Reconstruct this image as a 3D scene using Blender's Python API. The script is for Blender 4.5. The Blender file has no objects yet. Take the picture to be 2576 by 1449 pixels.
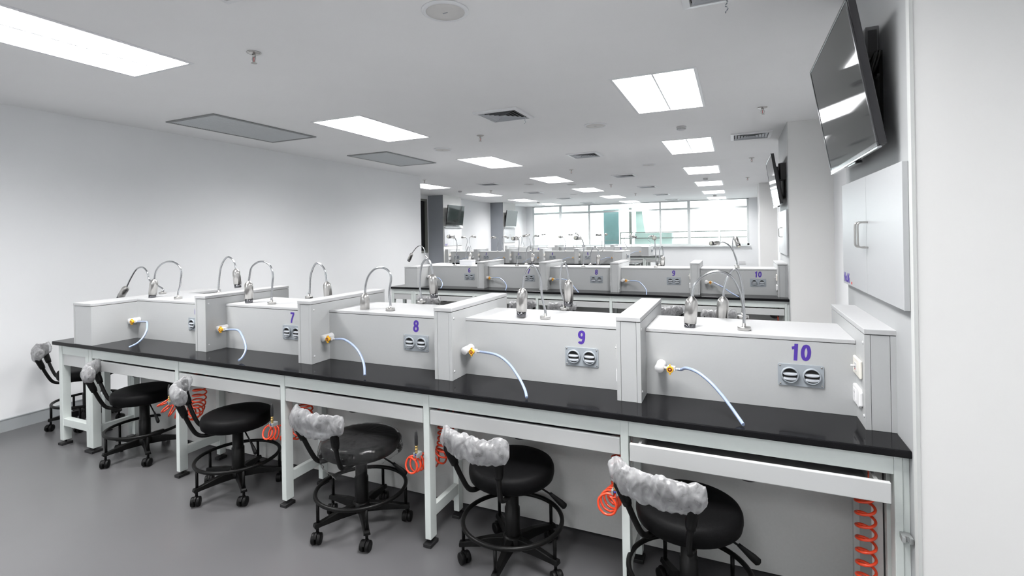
import bpy, bmesh, math, random
from mathutils import Vector, Matrix, noise
random.seed(7)
PI = math.pi
S = bpy.context.scene
COL = S.collection
# ---------------------------------------------------------------- measurements (metres)
XR, Y2, HC, ZT, ZD, ZC = -0.546, 4.103, 0.80, 1.106, 1.1775, 2.717
YD, YB, YBB, YR = 0.165, 0.313, 0.708, 1.02        # divider front, box face, box back, rear edge of worktop
XW = -6.632                                         # left wall
XLC = -8.6                                          # side face of the left columns
ROWS = {1: (XR, 0.0, 1), 2: (XR, Y2, 1), 3: (XLC, 10.0, -1), 4: (XLC, 14.05, -1)}
BEN = {1: 'nearest bench', 2: 'second bench', 3: 'third bench', 4: 'farthest bench'}
STN = {10: 1, 9: 2, 8: 3, 7: 4, 6: 5}
# ---------------------------------------------------------------- materials
def mat(name, col, rough=0.5, metal=0.0, spec=0.5, var=0.0, scale=30, bump=0.0, coat=0.0):
    m = bpy.data.materials.new(name); m.use_nodes = True
    nt = m.node_tree; b = nt.nodes['Principled BSDF']
    b.inputs['Base Color'].default_value = (*col, 1); b.inputs['Roughness'].default_value = rough
    b.inputs['Metallic'].default_value = metal; b.inputs['Specular IOR Level'].default_value = spec
    b.inputs['Coat Weight'].default_value = coat; b.inputs['Coat Roughness'].default_value = 0.1
    if var or bump:
        tc = nt.nodes.new('ShaderNodeTexCoord'); n = nt.nodes.new('ShaderNodeTexNoise')
        n.inputs['Scale'].default_value = scale; n.inputs['Detail'].default_value = 4
        nt.links.new(tc.outputs['Object'], n.inputs['Vector'])
        if var:
            r = nt.nodes.new('ShaderNodeValToRGB')
            r.color_ramp.elements[0].position = 0.3; r.color_ramp.elements[1].position = 0.7
            r.color_ramp.elements[0].color = (*[c*(1-var) for c in col], 1)
            r.color_ramp.elements[1].color = (*[min(1, c*(1+var)) for c in col], 1)
            nt.links.new(n.outputs['Fac'], r.inputs['Fac']); nt.links.new(r.outputs['Color'], b.inputs['Base Color'])
        if bump:
            bp = nt.nodes.new('ShaderNodeBump'); bp.inputs['Strength'].default_value = bump; bp.inputs['Distance'].default_value = 0.002
            nt.links.new(n.outputs['Fac'], bp.inputs['Height']); nt.links.new(bp.outputs['Normal'], b.inputs['Normal'])
    return m
def emit(name, col, s):
    m = bpy.data.materials.new(name); m.use_nodes = True; nt = m.node_tree
    nt.nodes.remove(nt.nodes['Principled BSDF']); e = nt.nodes.new('ShaderNodeEmission')
    e.inputs['Color'].default_value = (*col, 1); e.inputs['Strength'].default_value = s
    nt.links.new(e.outputs[0], nt.nodes['Material Output'].inputs['Surface']); return m
def clear(name, tint, opaque, rough=0.15, gloss=0.25, crease=0.0, bump=0.4, ior=1.35, col=(0.9, 0.9, 0.92)):
    """see-through sheet: part transparent, part milky, a glossy skin; creases make it whiter"""
    m = bpy.data.materials.new(name); m.use_nodes = True; nt = m.node_tree; N = nt.nodes; L = nt.links
    N.remove(N['Principled BSDF'])
    tr = N.new('ShaderNodeBsdfTransparent'); tr.inputs['Color'].default_value = (*tint, 1)
    df = N.new('ShaderNodeBsdfDiffuse'); df.inputs['Color'].default_value = (*col, 1)
    tl = N.new('ShaderNodeBsdfTranslucent'); tl.inputs['Color'].default_value = (*col, 1)
    gl = N.new('ShaderNodeBsdfGlossy'); gl.inputs['Roughness'].default_value = rough
    m0 = N.new('ShaderNodeMixShader'); m0.inputs[0].default_value = 0.35; L.new(df.outputs[0], m0.inputs[1]); L.new(tl.outputs[0], m0.inputs[2])
    m1 = N.new('ShaderNodeMixShader'); m1.inputs[0].default_value = opaque
    L.new(tr.outputs[0], m1.inputs[1]); L.new(m0.outputs[0], m1.inputs[2])
    m2 = N.new('ShaderNodeMixShader'); fr = N.new('ShaderNodeFresnel'); fr.inputs[0].default_value = ior
    ma = N.new('ShaderNodeMath'); ma.operation = 'MULTIPLY_ADD'; ma.inputs[1].default_value = 1.0; ma.inputs[2].default_value = gloss*0.3
    L.new(fr.outputs[0], ma.inputs[0]); L.new(ma.outputs[0], m2.inputs[0])
    L.new(m1.outputs[0], m2.inputs[1]); L.new(gl.outputs[0], m2.inputs[2])
    if crease:
        tc = N.new('ShaderNodeTexCoord'); n = N.new('ShaderNodeTexNoise'); n.inputs['Scale'].default_value = 20; n.inputs['Detail'].default_value = 3
        n.inputs['Distortion'].default_value = 1.5
        L.new(tc.outputs['Object'], n.inputs['Vector'])
        r = N.new('ShaderNodeMapRange'); r.inputs[1].default_value = 0.3; r.inputs[2].default_value = 0.75
        r.inputs[3].default_value = max(0, opaque-crease); r.inputs[4].default_value = min(1, opaque+crease)
        L.new(n.outputs['Fac'], r.inputs[0])
        lw = N.new('ShaderNodeLayerWeight'); lw.inputs[0].default_value = 0.35
        ad = N.new('ShaderNodeMath'); ad.operation = 'MULTIPLY_ADD'; ad.use_clamp = True; ad.inputs[1].default_value = crease*2.2
        L.new(lw.outputs['Facing'], ad.inputs[0]); L.new(r.outputs[0], ad.inputs[2]); L.new(ad.outputs[0], m1.inputs[0])
        bp = N.new('ShaderNodeBump'); bp.inputs['Strength'].default_value = bump; bp.inputs['Distance'].default_value = 0.004
        L.new(n.outputs['Fac'], bp.inputs['Height'])
        for q in (df, gl): L.new(bp.outputs['Normal'], q.inputs['Normal'])
    L.new(m2.outputs[0], N['Material Output'].inputs['Surface']); return m
M = dict(
    wall=mat('white_wall_paint', (0.78, 0.79, 0.80), 0.75, spec=0.25, var=0.012, scale=1.5),
    column=mat('column_paint', (0.755, 0.755, 0.745), 0.75, spec=0.25, var=0.012, scale=1.5),
    ceil=mat('ceiling_paint', (0.92, 0.92, 0.92), 0.85, spec=0.2, var=0.01, scale=2),
    floor=mat('grey_vinyl', (0.112, 0.111, 0.115), 0.28, spec=0.5, var=0.05, scale=1.1),
    skirt=mat('grey_skirting', (0.36, 0.38, 0.39), 0.4),
    lam=mat('pale_grey_laminate', (0.44, 0.45, 0.452), 0.40, spec=0.45, var=0.008, scale=120),
    lamtop=mat('white_laminate_lid', (0.46, 0.465, 0.472), 0.42, spec=0.25, var=0.006, scale=120),
    door=mat('white_gloss_door', (0.44, 0.45, 0.46), 0.35, spec=0.12),
    frame=mat('pale_green_white_steel', (0.66, 0.705, 0.685), 0.38, spec=0.5, var=0.01, scale=60),
    drawer=mat('drawer_front_paint', (0.54, 0.55, 0.548), 0.42, spec=0.45),
    knee=mat('grey_knee_panel', (0.52, 0.525, 0.515), 0.5, var=0.02, scale=90),
    black=mat('black_granite', (0.009, 0.009, 0.010), 0.08, spec=0.19, var=0.25, scale=260),
    foot=mat('black_rubber_foot', (0.012, 0.012, 0.013), 0.5),
    gap=mat('gap_shade', (0.02, 0.02, 0.02), 0.8),  # near-black that puts the shade inside openings into the colour
    chrome=mat('brushed_steel', (0.54, 0.53, 0.515), 0.28, metal=1.0),
    neck=mat('steel_gooseneck', (0.50, 0.51, 0.525), 0.2, metal=1.0),
    ltip=mat('dark_chrome_tip', (0.16, 0.16, 0.17), 0.15, metal=1.0),
    lens=mat('lamp_lens', (0.75, 0.74, 0.66), 0.15),
    vent=mat('grey_outlet_plastic', (0.31, 0.34, 0.37), 0.42),
    blade=mat('grey_blade_plastic', (0.43, 0.455, 0.49), 0.4),
    screw=mat('screw_steel', (0.4, 0.38, 0.36), 0.3, metal=1.0),
    num=mat('purple_vinyl', (0.062, 0.024, 0.28), 0.45),
    red=mat('red_print', (0.55, 0.06, 0.05), 0.5),
    tapw=mat('white_plastic', (0.62, 0.62, 0.63), 0.35),
    cream=mat('cream_plastic', (0.80, 0.775, 0.71), 0.35),
    socket=mat('white_socket_plastic', (0.86, 0.86, 0.87), 0.25),
    yel=mat('yellow_knob', (0.80, 0.42, 0.02), 0.35),
    dred=mat('dark_red_disc', (0.20, 0.02, 0.02), 0.35),
    hose=mat('blue_clear_hose', (0.30, 0.37, 0.53), 0.25, spec=0.6),
    orange=mat('orange_air_hose', (0.72, 0.055, 0.014), 0.3, spec=0.6),
    brass=mat('brass', (0.75, 0.52, 0.2), 0.25, metal=1.0),
    blue=mat('blue_ring', (0.03, 0.05, 0.4), 0.4),
    hook=mat('grey_hook', (0.25, 0.26, 0.26), 0.5),
    seat=mat('black_polyurethane', (0.0032, 0.0032, 0.0035), 0.55, spec=0.08, bump=0.25, scale=420),
    blk=mat('black_steel', (0.0035, 0.0035, 0.0035), 0.4, spec=0.16),
    bplas=mat('black_plastic', (0.004, 0.004, 0.0042), 0.45, spec=0.16),
    screen=mat('black_screen', (0.006, 0.007, 0.007), 0.05, spec=0.17),
    bezel=mat('gloss_bezel', (0.02, 0.02, 0.022), 0.12, spec=0.6),
    silver=mat('silver_trim', (0.75, 0.76, 0.78), 0.12, metal=1.0),
    box=mat('media_box', (0.10, 0.10, 0.105), 0.5),
    white=mat('white_fixture', (0.82, 0.83, 0.84), 0.4),
    louv=mat('white_louvre', (0.85, 0.86, 0.88), 0.25, spec=0.6),
    pan=mat('light_reflector', (0.86, 0.87, 0.89), 0.3, spec=0.6),
    tube=emit('fluorescent_tube', (1.0, 0.99, 0.97), 9.0),
    grille=mat('grey_return_grille', (0.62, 0.64, 0.65), 0.6),
    diff=mat('diffuser_grey', (0.52, 0.54, 0.57), 0.5),
    speaker=mat('speaker_mesh', (0.70, 0.69, 0.67), 0.6),
    alu=mat('window_frame', (0.62, 0.65, 0.65), 0.4),
    dark=mat('dark_glass', (0.006, 0.006, 0.007), 0.1),
    teal=mat('teal_glass_wall', (0.14, 0.235, 0.235), 0.2, var=0.25, scale=0.8),
    pgreen=mat('pale_green_glass', (0.46, 0.57, 0.53), 0.2, var=0.08, scale=1.5),
    rail=mat('grey_railing', (0.16, 0.165, 0.15), 0.4),
    card=mat('white_card', (0.84, 0.85, 0.88), 0.5),
    conc=mat('pale_concrete', (0.62, 0.63, 0.62), 0.8, var=0.04, scale=3),
    clad=mat('grey_cladding', (0.40, 0.41, 0.415), 0.5, spec=0.3),
    gcol=mat('dark_grey_column', (0.27, 0.285, 0.31), 0.6, spec=0.3, var=0.02, scale=4),
    caulk=mat('caulk_edge', (0.56, 0.575, 0.565), 0.6),
)
M['black'].node_tree.nodes['Principled BSDF'].inputs['IOR'].default_value = 1.27
M['wrap'] = clear('milky_plastic_film', (0.95, 0.96, 0.97), 0.32, rough=0.25, gloss=0.10, crease=0.12)
M['cling'] = clear('clear_plastic_film', (0.97, 0.97, 0.97), 0.006, rough=0.10, gloss=0.03, crease=0.02, bump=1.0, ior=1.22)
M['glass'] = clear('window_glass', (0.95, 0.985, 0.98), 0.0, rough=0.02, gloss=0.0)
# ---------------------------------------------------------------- mesh helpers
class MB:
    def __init__(s): s.bm = bmesh.new(); s.mats = []; s.cur = 0
    def use(s, m):
        if m not in s.mats: s.mats.append(m)
        s.cur = s.mats.index(m); return s
    def _f(s, vs, smooth=False):
        try:
            f = s.bm.faces.new(vs); f.material_index = s.cur; f.smooth = smooth; return f
        except ValueError: return None
    def box(s, x0, x1, y0, y1, z0, z1, mx=None):
        c = [Vector((x, y, z)) for z in (z0, z1) for y in (y0, y1) for x in (x0, x1)]
        if mx: c = [mx @ v for v in c]
        v = [s.bm.verts.new(p) for p in c]
        for q in ((0, 2, 3, 1), (4, 5, 7, 6), (0, 1, 5, 4), (2, 6, 7, 3), (0, 4, 6, 2), (1, 3, 7, 5)): s._f([v[i] for i in q])
        return s
    def quad(s, *pts):
        s._f([s.bm.verts.new(p) for p in pts]); return s
    def prism(s, poly, fn, d0, d1):
        """poly = 2D outline, fn(u, v, d) -> point"""
        a = [s.bm.verts.new(fn(u, v, d0)) for u, v in poly]; b = [s.bm.verts.new(fn(u, v, d1)) for u, v in poly]
        n = len(poly); s._f(a[::-1]); s._f(b)
        for i in range(n): s._f([a[i], a[(i+1) % n], b[(i+1) % n], b[i]])
        return s
    def tube(s, pts, r, n=8, closed=False, cap=True, sx=1.0):
        pts = [Vector(p) for p in pts]; k = len(pts); rings = []; up = None
        for i, p in enumerate(pts):
            if closed: t = pts[(i+1) % k]-pts[i-1]
            else: t = pts[min(i+1, k-1)]-pts[max(i-1, 0)]
            t = t.normalized() if t.length > 1e-9 else Vector((0, 0, 1))
            if up is None:
                up = Vector((0, 0, 1)) if abs(t.z) < 0.9 else Vector((1, 0, 0))
            a = up-t*up.dot(t)
            if a.length < 1e-6: a = t.orthogonal()
            a.normalize(); up = a; b = t.cross(a)
            rr = r[i] if isinstance(r, (list, tuple)) else r
            rings.append([s.bm.verts.new(p+a*(rr*math.cos(2*PI*j/n))+b*(rr*sx*math.sin(2*PI*j/n))) for j in range(n)])
        for i in range(k if closed else k-1):
            A, B = rings[i], rings[(i+1) % k]
            for j in range(n): s._f([A[j], A[(j+1) % n], B[(j+1) % n], B[j]], True)
        if cap and not closed: s._f(rings[0][::-1]); s._f(rings[-1])
        return s
    def lathe(s, prof, n=24, mx=None, smooth=True, sq=1.0):
        rings = []
        for r, z in prof:
            ring = []
            for j in range(n):
                a = 2*PI*j/n; p = Vector((r*math.cos(a), sq*r*math.sin(a), z))
                ring.append(s.bm.verts.new(mx @ p if mx else p))
            rings.append(ring)
        for A, B in zip(rings, rings[1:]):
            for j in range(n): s._f([A[j], A[(j+1) % n], B[(j+1) % n], B[j]], smooth)
        s._f(rings[0][::-1]); s._f(rings[-1]); return s
def fin(mb, name, m, parent=None, loc=(0, 0, 0), mir=1, bevel=0.0, rot=None, seg=2):
    bm = mb.bm
    if mir < 0:
        for v in bm.verts: v.co.x = -v.co.x
        bmesh.ops.reverse_faces(bm, faces=bm.faces[:])
    bmesh.ops.recalc_face_normals(bm, faces=bm.faces[:])
    me = bpy.data.meshes.new(name); bm.to_mesh(me); bm.free()
    for q in (mb.mats or [m]): me.materials.append(M[q])
    o = bpy.data.objects.new(name, me); COL.objects.link(o); o.location = loc
    if rot: o.rotation_euler = rot
    if parent: o.parent = parent
    if bevel:
        bv = o.modifiers.new('bevel', 'BEVEL'); bv.width = bevel; bv.segments = seg; bv.limit_method = 'ANGLE'; bv.angle_limit = 0.9
    return o
def tag(o, label, cat, group=None, kind=None):
    o['label'] = label; o['category'] = cat
    if group: o['group'] = group
    if kind: o['kind'] = kind
    return o
def thing(name, label, cat, loc=(0, 0, 0), group=None, rz=0.0):
    o = bpy.data.objects.new(name, None); COL.objects.link(o); o.location = loc; o.rotation_euler = (0, 0, rz)
    o.empty_display_size = 0.05
    return tag(o, label, cat, group)
def struct(name, mb, m, label=None, parent=None, bevel=0.0):
    o = fin(mb, name, m, parent, bevel=bevel)
    if not parent: o['kind'] = 'structure'
    if label: o['label'] = label
    return o
def arc(n, f): return [f(i/(n-1)) for i in range(n)]
def smooth_path(pts, sub=6):
    P = [Vector(p) for p in pts]; out = []
    for i in range(len(P)-1):
        p0, p1, p2, p3 = P[max(i-1, 0)], P[i], P[i+1], P[min(i+2, len(P)-1)]
        for k in range(sub):
            t = k/sub
            out.append(0.5*((2*p1)+(p2-p0)*t+(2*p0-5*p1+4*p2-p3)*t*t+(3*p1-p0-3*p2+p3)*t**3))
    out.append(P[-1]); return out
def text(name, body, size, m, parent, loc, rot, bold=0.02, shear=0.0, wide=1.0, depth=0.0006):
    cu = bpy.data.curves.new(name, 'FONT'); cu.body = body; cu.size = size; cu.align_x = 'CENTER'
    cu.offset = bold; cu.shear = shear; cu.extrude = depth; cu.resolution_u = 3
    t = bpy.data.objects.new(name, cu); COL.objects.link(t)
    bpy.context.view_layer.update()
    me = bpy.data.meshes.new_from_object(t.evaluated_get(bpy.context.evaluated_depsgraph_get()))
    bpy.data.objects.remove(t); bpy.data.curves.remove(cu)
    me.materials.clear(); me.materials.append(M[m])
    for v in me.vertices: v.co.x *= wide
    o = bpy.data.objects.new(name, me); COL.objects.link(o); o.parent = parent; o.location = loc; o.rotation_euler = rot
    return o

def _arc(cx, cy, rx, ry, a0, a1, n=14): return [(cx+rx*math.cos(math.radians(a0+(a1-a0)*i/n)), cy+ry*math.sin(math.radians(a0+(a1-a0)*i/n))) for i in range(n+1)]
DIG = {'0': [_arc(.29, .5, .185, .40, 0, 360, 28)], '1': [[(.36, 0), (.36, 1)], [(.36, .84), (.25, .76), (.12, .735)]],
 '2': [_arc(.29, .70, .185, .20, 170, -20)+[(.40, .52), (.24, .34), (.13, .10)], [(.03, .10), (.53, .10)]],
 '3': [_arc(.27, .705, .18, .195, 165, -80), _arc(.27, .30, .195, .20, 85, -165)], '4': [[(.36, .95), (.09, .34)], [(.0, .29), (.56, .29)], [(.38, 0), (.38, 1)]],
 '5': [[(.50, .90), (.12, .90)], [(.15, .92), (.11, .52)], _arc(.28, .32, .19, .225, 140, -165)], '6': [_arc(.29, .31, .185, .21, 0, 360, 24), _arc(.31, .50, .205, .40, 195, 90)+_arc(.31, .72, .17, .18, 90, 25, 6)],
 '7': [[(.03, .90), (.55, .90)], [(.47, .86), (.33, .56), (.22, .25), (.18, 0)]], '8': [_arc(.29, .715, .165, .185, 0, 360, 24), _arc(.29, .29, .19, .20, 0, 360, 24)],
 '9': [_arc(.29, .69, .185, .21, 0, 360, 24), _arc(.27, .50, .205, .40, 15, -90)+_arc(.27, .28, .17, .18, -90, -155, 6)]}
def numeral(parent, body, h, loc):
    """bold slanted vinyl numeral lying on a face that looks to -y"""
    q = MB(); wtot = 0.64*len(body)-0.06; sw = 0.105
    for i, ch in enumerate(body):
        for li, line in enumerate(DIG[ch]):
            L_ = [Vector((a+0.64*i-wtot/2, b)) for a, b in line]; cl = (L_[0]-L_[-1]).length < 1e-6; prev = None
            for k, p in enumerate(L_):
                t = (L_[1]-L_[-2]) if cl and k in (0, len(L_)-1) else L_[min(k+1, len(L_)-1)]-L_[max(k-1, 0)]
                t.normalize(); nn = Vector((-t.y, t.x)); w_ = sw*(1.0 if abs(t.x) < 0.7 else 0.86); pr = []
                for sg in (-1, 1):
                    c = p+nn*(w_*sg); pr.append(q.bm.verts.new(((c.x*0.92+0.06*(c.y-0.5))*h, -0.0005-0.00006*li, c.y*h)))
                if prev: q._f([prev[0], pr[0], pr[1], prev[1]])
                prev = pr
    bmesh.ops.recalc_face_normals(q.bm, faces=q.bm.faces[:])
    return fin(q, 'station_number', 'num', parent, loc)
LIGHT_W, LIGHT_SPREAD, SKY, EXPOSURE = 96.0, 158, 5.0, 0.0
LAMPS = [
    (1, 6, 'f', (-5.0, 0.4), [(-4.976, 0.4, 1.207), (-4.957, 0.4, 1.313), (-4.985, 0.4, 1.362), (-5.044, 0.4, 1.388), (-5.116, 0.4, 1.392), (-5.202, 0.4, 1.368), (-5.265, 0.4, 1.317)], (-5.289, 0.4, 1.25), (-5.321, 0.4, 1.099)),
    (1, 0, 'e', (-5.52, 0.6), [(-5.685, 0.6, 1.212), (-5.724, 0.6, 1.288), (-5.779, 0.6, 1.326), (-5.835, 0.6, 1.325), (-5.892, 0.6, 1.298), (-5.966, 0.6, 1.223)], (-6.021, 0.6, 1.152), (-6.124, 0.6, 1.052)),
    (1, 6, 'r', (-5.0, 0.73), [(-4.987, 0.73, 1.239), (-4.967, 0.73, 1.321), (-4.929, 0.73, 1.382), (-4.881, 0.73, 1.413), (-4.834, 0.73, 1.399), (-4.8, 0.73, 1.363)], (-4.784, 0.73, 1.315), (-4.768, 0.73, 1.187)),
    (1, 7, 'f', (-4.0, 0.4), [(-4.002, 0.4, 1.138), (-3.992, 0.4, 1.244), (-3.985, 0.4, 1.305), (-4.005, 0.4, 1.365), (-4.047, 0.4, 1.391), (-4.1, 0.4, 1.398), (-4.154, 0.4, 1.383), (-4.199, 0.4, 1.344)], (-4.223, 0.4, 1.258), (-4.224, 0.4, 1.103)),
    (1, 7, 'r', (-4.0, 0.73), [(-3.993, 0.73, 1.147), (-3.983, 0.73, 1.262), (-3.962, 0.73, 1.319), (-3.934, 0.73, 1.36), (-3.907, 0.73, 1.369), (-3.87, 0.73, 1.353), (-3.839, 0.73, 1.313)], (-3.823, 0.73, 1.232), (-3.81, 0.73, 1.088)),
    (1, 8, 'f', (-3.0, 0.4), [(-3.007, 0.4, 1.214), (-2.993, 0.4, 1.288), (-2.996, 0.4, 1.328), (-3.024, 0.4, 1.357), (-3.07, 0.4, 1.367), (-3.12, 0.4, 1.353), (-3.164, 0.4, 1.311), (-3.186, 0.4, 1.256)], (-3.192, 0.4, 1.205), (-3.197, 0.4, 1.058)),
    (1, 8, 'r', (-3.0, 0.73), [(-3.01, 0.73, 1.221), (-3.003, 0.73, 1.316), (-2.985, 0.73, 1.375), (-2.949, 0.73, 1.404), (-2.924, 0.73, 1.375), (-2.912, 0.73, 1.332)], (-2.909, 0.73, 1.299), (-2.9, 0.73, 1.173)),
    (1, 9, 'f', (-2.0, 0.4), [(-2.017, 0.4, 1.227), (-2.022, 0.4, 1.311), (-2.038, 0.4, 1.359), (-2.063, 0.4, 1.39), (-2.09, 0.4, 1.376), (-2.11, 0.4, 1.345), (-2.12, 0.4, 1.304)], (-2.127, 0.4, 1.264), (-2.138, 0.4, 1.109)),
    (1, 9, 'r', (-2.0, 0.73), [(-2.022, 0.73, 1.227), (-2.024, 0.73, 1.296), (-2.015, 0.73, 1.36), (-1.996, 0.73, 1.388), (-1.984, 0.73, 1.36), (-1.977, 0.73, 1.316)], (-1.974, 0.73, 1.282), (-1.977, 0.73, 1.15)),
    (1, 10, 'f', (-1.05, 0.4), [(-1.05, 0.4, 1.2), (-1.063, 0.4, 1.274), (-1.09, 0.4, 1.335), (-1.13, 0.4, 1.365), (-1.176, 0.4, 1.365), (-1.224, 0.4, 1.342), (-1.258, 0.4, 1.3)], (-1.269, 0.4, 1.248), (-1.282, 0.4, 1.1)),
    (1, 10, 'r', (-1.05, 0.73), [(-1.047, 0.73, 1.202), (-1.053, 0.73, 1.279), (-1.065, 0.73, 1.334), (-1.081, 0.73, 1.357), (-1.103, 0.73, 1.341), (-1.124, 0.73, 1.298), (-1.137, 0.73, 1.248)], (-1.141, 0.73, 1.213), (-1.148, 0.73, 1.106)),
    (2, 0, 'e', (-5.52, 4.703), [(-5.612, 4.703, 1.25), (-5.632, 4.703, 1.337), (-5.675, 4.703, 1.392), (-5.733, 4.703, 1.403), (-5.793, 4.703, 1.368)], (-5.869, 4.703, 1.288), (-5.94, 4.703, 1.157)),
    (2, 6, 'f', (-4.951, 4.503), [(-4.951, 4.503, 1.155), (-4.929, 4.503, 1.26), (-4.912, 4.503, 1.399), (-4.924, 4.503, 1.48)], (-4.945, 4.473, 1.544), (-4.972, 4.383, 1.538)),
    (2, 6, 'r', (-4.941, 4.833), [(-4.941, 4.833, 1.245), (-4.925, 4.833, 1.329), (-4.897, 4.833, 1.383), (-4.877, 4.833, 1.347)], (-4.867, 4.833, 1.281), (-4.877, 4.833, 1.155)),
    (2, 7, 'f', (-3.932, 4.503), [(-3.932, 4.503, 1.161), (-3.912, 4.503, 1.293), (-3.894, 4.503, 1.402), (-3.896, 4.503, 1.49)], (-3.901, 4.473, 1.501), (-3.905, 4.373, 1.505)),
    (2, 7, 'r', (-3.925, 4.833), [(-3.925, 4.833, 1.217), (-3.916, 4.833, 1.305), (-3.899, 4.833, 1.357), (-3.871, 4.833, 1.379), (-3.836, 4.833, 1.342)], (-3.817, 4.833, 1.276), (-3.82, 4.833, 1.122)),
    (2, 8, 'f', (-2.956, 4.503), [(-2.956, 4.503, 1.181), (-2.947, 4.503, 1.301), (-2.946, 4.503, 1.388), (-2.958, 4.503, 1.455)], (-2.976, 4.473, 1.496), (-3.007, 4.403, 1.497)),
    (2, 8, 'r', (-2.945, 4.833), [(-2.945, 4.833, 1.219), (-2.933, 4.833, 1.288), (-2.911, 4.833, 1.337), (-2.875, 4.833, 1.368), (-2.841, 4.833, 1.33), (-2.827, 4.833, 1.274)], (-2.827, 4.833, 1.247), (-2.834, 4.833, 1.112)),
    (2, 9, 'f', (-2.001, 4.503), [(-2.001, 4.503, 1.211), (-2.005, 4.503, 1.324), (-2.01, 4.503, 1.4), (-2.013, 4.503, 1.46)], (-2.01, 4.483, 1.482), (-1.991, 4.353, 1.49)),
    (2, 9, 'r', (-2.002, 4.833), [(-2.002, 4.833, 1.207), (-1.997, 4.833, 1.313), (-1.983, 4.833, 1.352), (-1.97, 4.833, 1.369), (-1.955, 4.833, 1.326), (-1.953, 4.833, 1.273)], (-1.955, 4.833, 1.234), (-1.965, 4.833, 1.115)),
    (2, 10, 'f', (-1.058, 4.503), [(-1.058, 4.503, 1.158), (-1.068, 4.503, 1.221), (-1.095, 4.503, 1.3), (-1.131, 4.503, 1.364), (-1.174, 4.503, 1.404), (-1.217, 4.503, 1.419)], (-1.251, 4.503, 1.408), (-1.309, 4.443, 1.371)),
    (2, 10, 'r', (-1.06, 4.833), [(-1.06, 4.833, 1.163), (-1.078, 4.833, 1.221), (-1.096, 4.833, 1.296), (-1.104, 4.833, 1.362), (-1.103, 4.833, 1.429), (-1.089, 4.833, 1.478)], (-1.074, 4.833, 1.477), (-1.049, 4.783, 1.403)),
    (3, 1, 'f', (-8.047, 10.4), [(-8.047, 10.4, 1.224), (-8.012, 10.4, 1.335), (-8.003, 10.4, 1.419), (-8.025, 10.4, 1.496)], (-8.049, 10.4, 1.508), (-8.084, 10.32, 1.505)),
    (3, 2, 'f', (-7.06, 10.4), [(-7.06, 10.4, 1.245), (-7.032, 10.4, 1.367), (-7.041, 10.4, 1.449), (-7.078, 10.4, 1.486)], (-7.101, 10.4, 1.49), (-7.155, 10.34, 1.488)),
    (3, 3, 'f', (-6.075, 10.4), [(-6.075, 10.4, 1.211), (-6.077, 10.4, 1.304), (-6.097, 10.4, 1.41), (-6.131, 10.4, 1.49)], (-6.173, 10.4, 1.517), (-6.205, 10.32, 1.501)),
    (3, 4, 'f', (-5.109, 10.4), [(-5.109, 10.4, 1.231), (-5.098, 10.4, 1.282), (-5.113, 10.4, 1.385), (-5.151, 10.4, 1.463)], (-5.171, 10.4, 1.478), (-5.192, 10.32, 1.492)),
    (3, 5, 'f', (-4.142, 10.4), [(-4.142, 10.4, 1.224), (-4.135, 10.4, 1.324), (-4.13, 10.4, 1.411), (-4.133, 10.4, 1.473)], (-4.141, 10.4, 1.511), (-4.212, 10.38, 1.514)),
    (3, 1, 'r', (-8.076, 10.73), [(-8.076, 10.73, 1.214), (-8.106, 10.73, 1.314), (-8.121, 10.73, 1.401), (-8.111, 10.73, 1.486)], (-8.053, 10.73, 1.531), (-7.956, 10.73, 1.52)),
    (3, 2, 'r', (-7.071, 10.73), [(-7.071, 10.73, 1.208), (-7.078, 10.73, 1.319), (-7.072, 10.73, 1.458), (-7.051, 10.73, 1.507)], (-7.012, 10.73, 1.524), (-6.944, 10.73, 1.498)),
    (3, 3, 'r', (-6.109, 10.73), [(-6.109, 10.73, 1.202), (-6.125, 10.73, 1.297), (-6.134, 10.73, 1.405), (-6.126, 10.73, 1.473)], (-6.103, 10.73, 1.516), (-6.031, 10.73, 1.512)),
    (3, 5, 'r', (-4.15, 10.73), [(-4.15, 10.73, 1.189), (-4.154, 10.73, 1.292), (-4.152, 10.73, 1.406), (-4.145, 10.73, 1.47)], (-4.131, 10.73, 1.521), (-4.075, 10.63, 1.523)),
    (3, 0, 'e', (-3.626, 10.73), [(-3.574, 10.73, 1.186), (-3.634, 10.73, 1.299), (-3.651, 10.73, 1.387), (-3.625, 10.73, 1.437)], (-3.482, 10.73, 1.463), (-3.372, 10.73, 1.446)),
    (4, 1, 'f', (-8.059, 14.45), [(-8.059, 14.45, 1.191), (-8.038, 14.45, 1.314), (-8.035, 14.45, 1.456), (-8.073, 14.45, 1.483)], (-8.121, 14.45, 1.474), (-8.106, 14.37, 1.458)),
    (4, 1, 'r', (-8.082, 14.78), [(-8.082, 14.78, 1.165), (-8.128, 14.78, 1.309), (-8.125, 14.78, 1.453), (-8.075, 14.78, 1.515)], (-7.997, 14.78, 1.544), (-7.871, 14.78, 1.548)),
    (4, 2, 'f', (-7.075, 14.45), [(-7.075, 14.45, 1.2), (-7.073, 14.45, 1.304), (-7.072, 14.45, 1.407), (-7.079, 14.45, 1.511)], (-7.115, 14.45, 1.55), (-7.168, 14.42, 1.547)),
    (4, 3, 'f', (-6.114, 14.45), [(-6.114, 14.45, 1.192), (-6.094, 14.45, 1.31), (-6.08, 14.45, 1.428), (-6.108, 14.45, 1.496)], (-6.134, 14.45, 1.52), (-6.248, 14.45, 1.522)),
    (4, 3, 'r', (-6.111, 14.78), [(-6.111, 14.78, 1.184), (-6.106, 14.78, 1.27), (-6.095, 14.78, 1.373), (-6.075, 14.78, 1.458)], (-6.013, 14.78, 1.495), (-6.074, 14.78, 1.534)),
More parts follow.
